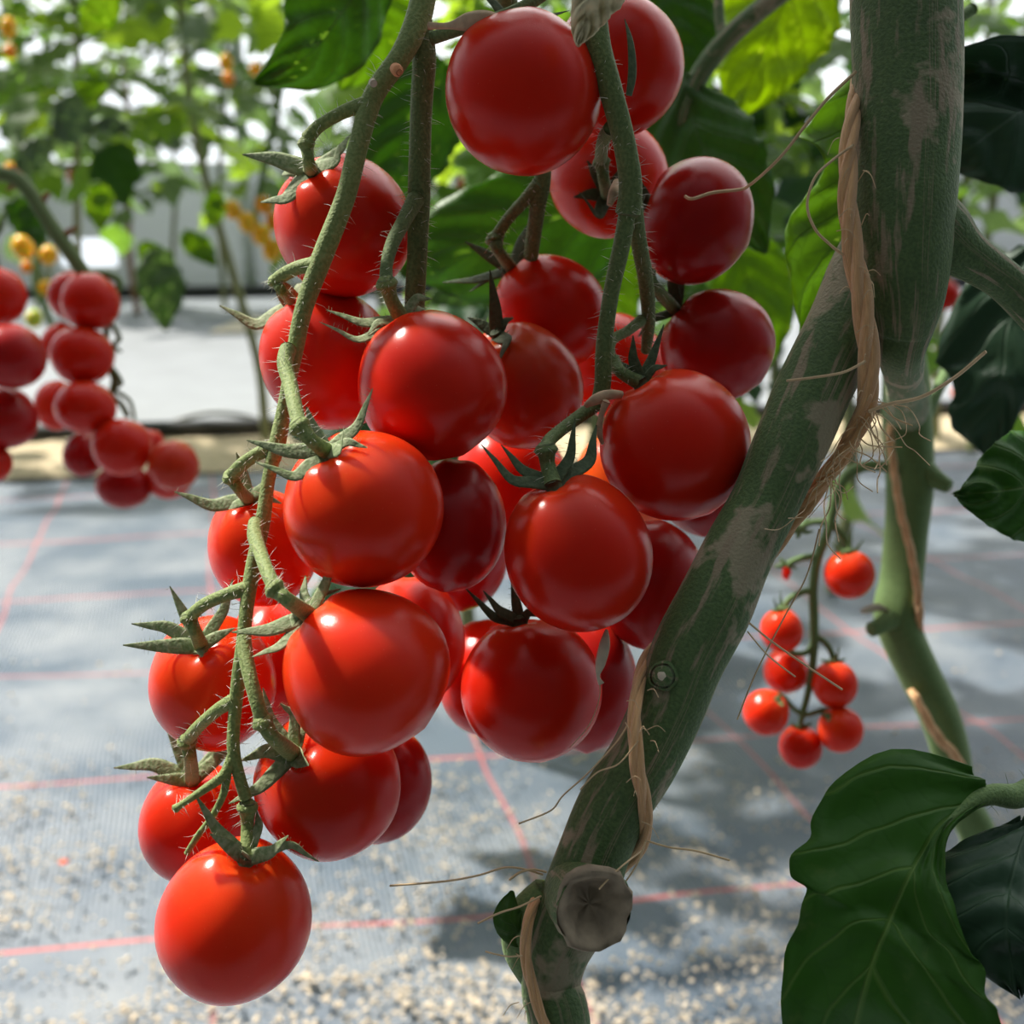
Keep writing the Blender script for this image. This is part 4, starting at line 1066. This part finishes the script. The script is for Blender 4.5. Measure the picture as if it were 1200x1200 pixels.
mb.build('sheet', 'dry_pale', po, smooth=False)

# ---------------------------------------------------------------- the end of the greenhouse
def box(mb, c, sx, sy, sz, ax=RU, ay=RW):
    vs = [c + ax * (sx * i) + ay * (sy * j) + Vector((0, 0, sz * k)) for i in (-.5, .5) for j in (-.5, .5) for k in (-.5, .5)]
    mb.add(vs, [(0, 1, 3, 2), (4, 6, 7, 5), (0, 4, 5, 1), (2, 3, 7, 6), (0, 2, 6, 4), (1, 5, 7, 3)])


WY = 6.15
# low panel wall with one opening towards the light
mb = MB()
ou0, ou1 = -1.50, -1.22      # opening seen left of the truss
zo0, zo1 = .135, .275
H = .64
for u0, u1, z0, z1 in ((-5, ou0, 0, H), (ou1, 5, 0, H), (ou0, ou1, 0, zo0), (ou0, ou1, zo1, H)):
    box(mb, rowpt((u0 + u1) / 2, WY, (z0 + z1) / 2), u1 - u0, .05, z1 - z0)
o = mb.build('wall_back', 'wall', smooth=False); o['kind'] = 'structure'
mb = MB(); box(mb, rowpt(0, WY, 1.55), 10, .012, 1.8); o = mb.build('window_1', 'film', smooth=False); o['kind'] = 'structure'
mb = MB(); box(mb, rowpt((ou0 + ou1) / 2, WY, (zo0 + zo1) / 2), ou1 - ou0, .012, zo1 - zo0); o = mb.build('window_2', 'film', smooth=False); o['kind'] = 'structure'
for k, u in enumerate((-4.2, -2.75, -1.6, -.56, .6, 1.5, 2.9, 4.2)):
    mb = MB(); box(mb, rowpt(u, WY - .05, 1.2), .06, .05, 2.4); o = mb.build('trim_%d' % (k + 1), 'frame', smooth=False); o['kind'] = 'structure'
mb = MB(); tube(mb, [(rowpt(-4.5, WY - .28, .03), .028), (rowpt(0, WY - .28, .03), .028), (rowpt(4.5, WY - .28, .03), .028)], 12, 3)
pq = thing('heating_pipe', rowpt(0, WY - .28, 0), 'dark pipe lying along the foot of the far grey wall', 'pipe'); mb.build('pipe', 'pipe', pq)

# ---------------------------------------------------------------- background plants
_leafm = {}
def compound_mesh(var, mat):
    key = (var, mat)
    if key in _leafm: return _leafm[key]
    rr = random.Random(var + 50); mb = MB()
    L = .22
    def rach(t): return Vector((0, L * t, .05 * math.sin(t * 2.2) - .10 * t * t + .02 * math.sin(t * 5 + var)))
    tube(mb, [(rach(t), .0016 * (1.2 - t)) for t in (0, .25, .5, .75, 1)], 6, 4)
    spec = [(1.0, 0, .085), (.72, 1, .075), (.70, -1, .075), (.45, 1, .07), (.43, -1, .068), (.26, 1, .045), (.58, 1, .025), (.57, -1, .027), (.25, -1, .05)]
    for t, s, ln in spec:
        ln *= rr.uniform(.8, 1.2)
        b = rach(t); dirv = (Vector((s * 1.0, .45 + .4 * rr.random(), rr.uniform(-.5, .1))) if s else Vector((rr.uniform(-.2, .2), 1, -.55))).normalized()
        up = Vector((rr.uniform(-.25, .25), rr.uniform(-.2, .2), 1)); side = dirv.cross(up).normalized(); up = side.cross(dirv).normalized()
        n, m = 11, 4; vs = []; uv = []; fs = []
        for i in range(n + 1):
            q = i / n
            w = ln * .36 * math.sin(math.pi * min(1, q ** .65 * .98 + .02)) * (1 + .16 * math.sin(q * 21 + var))
            ctr = b + dirv * (ln * (.1 + q)) - Vector((0, 0, 1)) * (ln * .28 * q * q)
            for j in range(-m, m + 1):
                u = j / m
                vs.append(ctr + side * (u * w) + up * (-.25 * abs(u) * w + .18 * w * math.sin(q * 14 + u * 2))); uv.append((u * .5 + .5, q))
        k = 2 * m + 1
        for i in range(n):
            for j in range(k - 1): fs.append((i * k + j, i * k + j + 1, (i + 1) * k + j + 1, (i + 1) * k + j))
        mb.add(vs, fs, uv)
        tube(mb, [(b, .0010), (b + dirv * ln * .12, .0009)], 5, 2)
    _leafm[key] = mb.mesh('compound_leaf', M[mat]); return _leafm[key]


def place_leaf(parent, base, az, pitch, roll, s, var, mat):
    o = bpy.data.objects.new('leaf', compound_mesh(var, mat)); COL.objects.link(o); o.parent = parent
    m = Matrix.Rotation(az, 4, 'Z') @ Matrix.Rotation(pitch, 4, 'X') @ Matrix.Rotation(roll, 4, 'Y') @ Matrix.Scale(s, 4)
    o.matrix_local = Matrix.Translation(base - wpos(parent)) @ m


def bg_plant(label, base, lean, hgt, rad, nleaf, z0, seed, mats=('leaf_far', 'leaf_far', 'leaf_grey', 'leaf_bright', 'leaf'), smat='stem_far', ls=1.0, curve=0.0):
    rr = random.Random(seed)
    t = thing('tomato_plant', base, label, 'plant')
    pts = [base + Vector((lean[0] * q + curve * math.sin(q * 3) + (.02 * math.sin(q * 7 + seed) if 0 < q < 1 else 0), lean[1] * q, hgt * q)) for q in (0, .15, .3, .45, .6, .8, 1)]
    mb = MB(); tube(mb, [(p, rad * (1.05 - .4 * i / 6)) for i, p in enumerate(pts)], 10, 6, rough=.1); mb.build('stem', smat, t)
    C = cr([tuple(p) for p in pts], 10)
    for k in range(nleaf):
        q = z0 + (1 - z0) * (k + rr.random() * .8) / nleaf
        p = Vector(C[min(len(C) - 1, int(q * (len(C) - 1)))])
        place_leaf(t, p, k * 2.4 + rr.uniform(-.5, .5), rr.uniform(-.35, .55), rr.uniform(-.5, .5), ls * rr.uniform(.8, 1.35), rr.randrange(6), rr.choice(mats))
    return t


def above(px, py, y):     # ground point under the view ray through px at world distance y
    v = RT * ((px - 600) / F) + UP * ((600 - py) / F) + FW
    p = EYE + v * (y / v.y); return Vector((p.x, p.y, 0))


bg_plant('thin leaning tomato stem standing in the sand strip left of the cluster', G(312, 520), (-.155, -.03), 1.25, .0105, 16, .62, 1, ls=.9)
bg_plant('leafy background plant at the left edge with yellow fruit beside it', above(18, 515, 2.58), (-.03, .05), 1.45, .009, 20, .48, 2, curve=.03, ls=1.1)
plb = bg_plant('leafy background plant rising behind the left truss', above(120, 515, 2.6), (.03, .0), 1.45, .009, 26, .45, 3, ls=1.15)
bg_plant('brown stemmed background plant in front of the far grey wall', above(160, 350, 5.0), (.03, .0), 1.6, .014, 26, .44, 4, smat='brown_twig', ls=1.4)
plh = bg_plant('background plant with bright hanging leaves left of the thin leaning stem', above(205, 348, 5.1), (.05, .02), 1.5, .010, 22, .36, 5, mats=('leaf_bright', 'leaf_far', 'leaf_bright', 'leaf_far'), ls=1.3)
bg_plant('background plant beside the yellow fruit cluster, right of the thin leaning stem', above(335, 348, 5.2), (.02, .0), 1.6, .012, 24, .42, 6, ls=1.4)
bg_plant('background plant behind the fork of the left stalk', above(445, 300, 2.3), (-.04, .0), 1.35, .010, 26, .50, 7, ls=1.1)
bg_plant('far background plant above the bright far window', above(60, 348, 5.3), (.0, .0), 1.7, .012, 26, .40, 8, ls=1.4)
bg_plant('far background plant in front of the bright gap over the far wall', above(262, 347, 5.3), (.1, .0), 1.6, .012, 18, .52, 9, ls=1.3)
bg_plant('dense dark plant behind the middle of the cluster', above(560, 300, 1.15), (.03, .0), .98, .009, 20, .42, 10, mats=('leaf', 'leaf', 'leaf_dark', 'leaf_bright'))
bg_plant('dense dark plant behind the top right tomato', above(700, 300, 1.35), (-.02, .0), 1.05, .009, 20, .42, 11, mats=('leaf', 'leaf', 'leaf_dark', 'leaf_bright'))
bg_plant('dense dark plant between the creased tomato and the thick stem', above(845, 300, 1.2), (.02, .0), 1.0, .009, 20, .44, 12, mats=('leaf', 'leaf', 'leaf_dark', 'leaf_far'))
bg_plant('pale blurred plant seen left of the notched leaf', above(905, 300, 1.9), (.0, .0), 1.15, .010, 22, .30, 13, mats=('leaf_far', 'leaf', 'leaf_dark', 'leaf_bright'), ls=.9)
bg_plant('blurred plant behind the top of the thick stem', above(1010, 300, 1.6), (.0, .0), 1.1, .010, 18, .45, 14, mats=('leaf', 'leaf_dark', 'leaf_far'))
bg_plant('blurred plant at the right edge above the side branch', above(1165, 300, 2.5), (.0, .0), 1.3, .010, 26, .42, 15, mats=('leaf_far', 'leaf_dark', 'leaf_bright', 'leaf'))
bg_plant('far plant at the right edge behind the others', above(1120, 300, 2.6), (.0, .0), 1.35, .010, 20, .42, 16)
bg_plant('far plant behind the right half of the cluster', above(790, 300, 2.6), (.0, .0), 1.4, .010, 20, .42, 17)
bg_plant('far plant behind the left half of the cluster', above(600, 300, 2.75), (.0, .0), 1.4, .010, 20, .42, 18)

for c_ in ((40, 330, .72, .80, .17, .12, .1, 31), (120, 340, .72, .84, .17, .12, -.2, 32), (20, 450, .70, .86, .17, .12, 0, 33), (110, 450, .72, .90, .17, .11, .2, 34), (190, 520, .72, .92, .14, .09, .1, 35), (60, 560, .72, .95, .16, .12, -.1, 36), (60, 230, .72, .76, .17, .12, .2, 37)):
    canopy(*c_, pl=plb, TOPS=above(120, 515, 2.6) + Vector((.03, 0, 1.4)))  # unseen leaves added above the frame to shade the blurred left truss
for k, (m_, w_, mt) in enumerate((
        ([(186, 292, 1.7), (185, 312, 1.7), (190, 345, 1.7), (194, 388, 1.71)], [8, 24, 26, 2], 'leaf_far'), ([(165, 285, 1.72), (176, 298, 1.72), (190, 312, 1.72), (206, 322, 1.72)], [6, 16, 18, 2], 'leaf_bright'),
        ([(214, 272, 1.8), (224, 282, 1.8), (238, 294, 1.8), (254, 312, 1.8)], [5, 14, 14, 2], 'leaf_bright'), ([(112, 212, 1.6), (116, 228, 1.6), (116, 248, 1.6), (118, 270, 1.6)], [5, 16, 16, 2], 'leaf_bright'),
        ([(250, 222, 1.7), (252, 236, 1.7), (250, 252, 1.7), (246, 266, 1.7)], [5, 12, 12, 2], 'leaf_bright'), ([(150, 152, 1.5), (135, 148, 1.5), (118, 150, 1.5), (100, 156, 1.5)], [3, 10, 10, 2], 'leaf_grey'),
        ([(95, 80, 1.5), (104, 95, 1.5), (106, 110, 1.5), (104, 126, 1.5)], [6, 18, 16, 2], 'leaf_bright'), ([(140, -10, 1.3), (122, 10, 1.3), (108, 25, 1.3), (98, 40, 1.3)], [6, 20, 18, 2], 'leaf_bright'),
        ([(60, 165, 1.4), (45, 175, 1.4), (32, 188, 1.4), (20, 205, 1.4)], [6, 14, 14, 2], 'leaf_grey'), ([(10, 235, 1.4), (25, 250, 1.4), (40, 265, 1.4), (48, 290, 1.4)], [10, 20, 18, 2], 'leaf'),
        ([(100, 110, 1.9), (90, 130, 1.9), (78, 150, 1.9), (60, 160, 1.9)], [8, 22, 22, 2], 'leaf_grey'), ([(150, 170, 2.2), (140, 190, 2.2), (136, 215, 2.2), (150, 240, 2.2)], [8, 28, 26, 2], 'leaf'))):
    leaf_blade(plh, 'leaf', m_, w_, w_, mt, fold=.15, seed=60 + k, nt=18, nu=4, ripple=.004, serr=.06)

# yellow fruit in the background
G5 = 'yellow and orange cherry tomatoes in the background plants'
YF = [(27, 290, 12, 16, 1.62, 'amber', 'pear shaped orange fruit above the left edge tomatoes'), (57, 299, 10, 12, 1.62, 'amber', 'round orange fruit right of the pear shaped one, near the left edge'),
      (40, 373, 9, 12, 1.60, 'lime', 'yellow green fruit low on the thin truss near the left edge'), (31, 313, 6, 8, 1.64, 'yellow', 'tiny yellow fruit under the pear shaped one'),
      (53, 337, 8, 10, 1.66, 'amber', 'orange fruit half hidden above the left truss, under the round one'), (10, 32, 8, 14, 1.9, 'amber', 'orange fruit in the top left corner'),
      (12, 60, 7, 9, 1.92, 'yellow', 'yellowish fruit just below the one in the top left corner'), (12, 197, 7, 7, 1.62, 'amber', 'orange fruit just above the dark arching stalk at the left edge'),
      (265, 73, 8, 10, 1.8, 'amber', 'orange fruit high up, right of the thin leaning stem'), (268, 92, 7, 9, 1.83, 'yellow', 'yellow fruit right under the high orange one'),
      (300, 81, 8, 8, 1.85, 'amber', 'orange fruit beside the tip of the curled brown edged leaf'),
      (273, 246, 10, 12, 2.0, 'amber', 'leftmost orange fruit of the bunch beside the top sunlit tomato'), (290, 261, 11, 13, 2.0, 'amber', 'orange fruit in the middle of the bunch beside the top sunlit tomato'),
      (309, 240, 10, 11, 2.06, 'yellow', 'yellow fruit at the top of the bunch beside the top sunlit tomato'), (307, 275, 11, 13, 2.03, 'amber', 'orange fruit low in the bunch beside the top sunlit tomato'),
      (319, 293, 11, 14, 2.06, 'amber', 'lowest orange fruit of the bunch beside the top sunlit tomato'), (320, 260, 9, 12, 2.1, 'yellow', 'yellow fruit at the right of the bunch, next to the top sunlit tomato')]
for i, a in enumerate(YF):
    tomato(*a, None, i, (i * 37) % 40 - 20, group=G5)
ty = thing('truss_stalk', P(45, 320, 1.64), 'pale green thin truss stalk carrying the yellow fruit near the left edge', 'fruit stalk')
thin(ty, 'main_stalk', [(20, 150, 9), (36, 220, 9), (44, 290, 9), (42, 330, 10), (50, 355, 9), (60, 380, 8), (66, 396, 5)], 'stem_plain', 1.66)
for a in ((43, 270, 28, 272), (44, 285, 57, 287), (42, 330, 32, 305), (48, 350, 41, 360), (43, 320, 53, 327)):
    thin(ty, 'side_stalk', [(a[0], a[1], 4), ((a[0] + a[2]) / 2, (a[1] + a[3]) / 2 - 4, 4), (a[2], a[3], 4)], 'stem_plain', 1.65)
ty = thing('truss_stalk', P(300, 200, 2.05), 'thin stalk above the orange bunch beside the top sunlit tomato', 'fruit stalk')
thin(ty, 'main_stalk', [(330, 100, 8), (318, 160, 8), (306, 215, 8), (300, 250, 7), (312, 290, 6)], 'stem_plain', 2.08)
# a few red fruit far off
G6 = 'small red tomatoes far in the background'
for i, a in enumerate([(92, 205, 12, 16, 2.6, 'deep', 'dark red fruit deep in the leaves above the left truss'), (110, 203, 9, 15, 2.62, 'red', 'narrow red fruit right of the dark one deep in the leaves above the left truss'),
                       (48, 140, 4, 9, 2.6, 'red', 'small red fruit near the left edge, high in the leaves'), (518, 205, 13, 16, 1.6, 'red', 'blurred red fruit right of the upright truss stalk'),
                       (534, 215, 9, 11, 1.62, 'red', 'second blurred red fruit just right of the other beside the upright stalk'), (506, 218, 9, 9, 1.65, 'red', 'pinkish red fruit touching the upright truss stalk from behind'),
                       (1108, 345, 16, 18, 1.1, 'red', 'red tomato glimpsed under the side branch of the thick stem'), (1122, 461, 7, 9, 1.9, 'orange', 'orange fruit over the white sheet beside the dark lobed leaf')]):
    tomato(*a, None, i, 0, group=G6)

# ---------------------------------------------------------------- light, sky, camera
w = bpy.data.worlds.new('sky'); scene.world = w; w.use_nodes = True
nt = w.node_tree; bg = nt.nodes['Background']
tcw = N(nt, 'ShaderNodeTexCoord').outputs['Generated']
sp = N(nt, 'ShaderNodeSeparateXYZ'); nt.links.new(tcw, sp.inputs[0])
# bright film roof and sky ahead (towards the sun), dimmer crop rows behind the photographer
fac = MATH(nt, 'ADD', MATH(nt, 'MULTIPLY', sp.outputs[1], .46), MATH(nt, 'ADD', MATH(nt, 'MULTIPLY', sp.outputs[2], .34), .42))
nt.links.new(RAMP(nt, fac, [(0.0, (.045, .05, .05)), (.30, (.09, .10, .105)), (.55, (.26, .30, .34)), (.76, (.95, 1.02, 1.10)), (.88, (1.0, 1.0, 1.0))]), bg.inputs[0])
nt.links.new(MATH(nt, 'ADD', 1.0, MATH(nt, 'MULTIPLY', MATH(nt, 'MAXIMUM', MATH(nt, 'SUBTRACT', fac, .76), 0.0), 7.0)), bg.inputs[1])
sl = bpy.data.lights.new('sun', 'SUN'); sl.energy = 7.4; sl.angle = math.radians(2.4); sl.color = (1, .95, .86)
so = bpy.data.objects.new('sun', sl); COL.objects.link(so); so.rotation_euler = SUN.to_track_quat('Z', 'Y').to_euler(); so.location = (-2, 3, 4)
cam = bpy.data.cameras.new('camera'); cam.sensor_width = 36; cam.sensor_fit = 'HORIZONTAL'; cam.lens = 36 * F / 1200
cam.clip_start = .02; cam.clip_end = 200
cam.dof.use_dof = True; cam.dof.focus_distance = .252; cam.dof.aperture_fstop = cam.lens / 2.5
co = bpy.data.objects.new('camera', cam); COL.objects.link(co)
co.matrix_world = Matrix.Translation(EYE) @ Matrix((RT, UP, -FW)).transposed().to_4x4()
scene.camera = co
vs_ = scene.view_settings
vs_.view_transform = 'Standard'; vs_.look = 'None'; vs_.gamma = 1; vs_.use_curve_mapping = False; vs_.exposure = 0.1
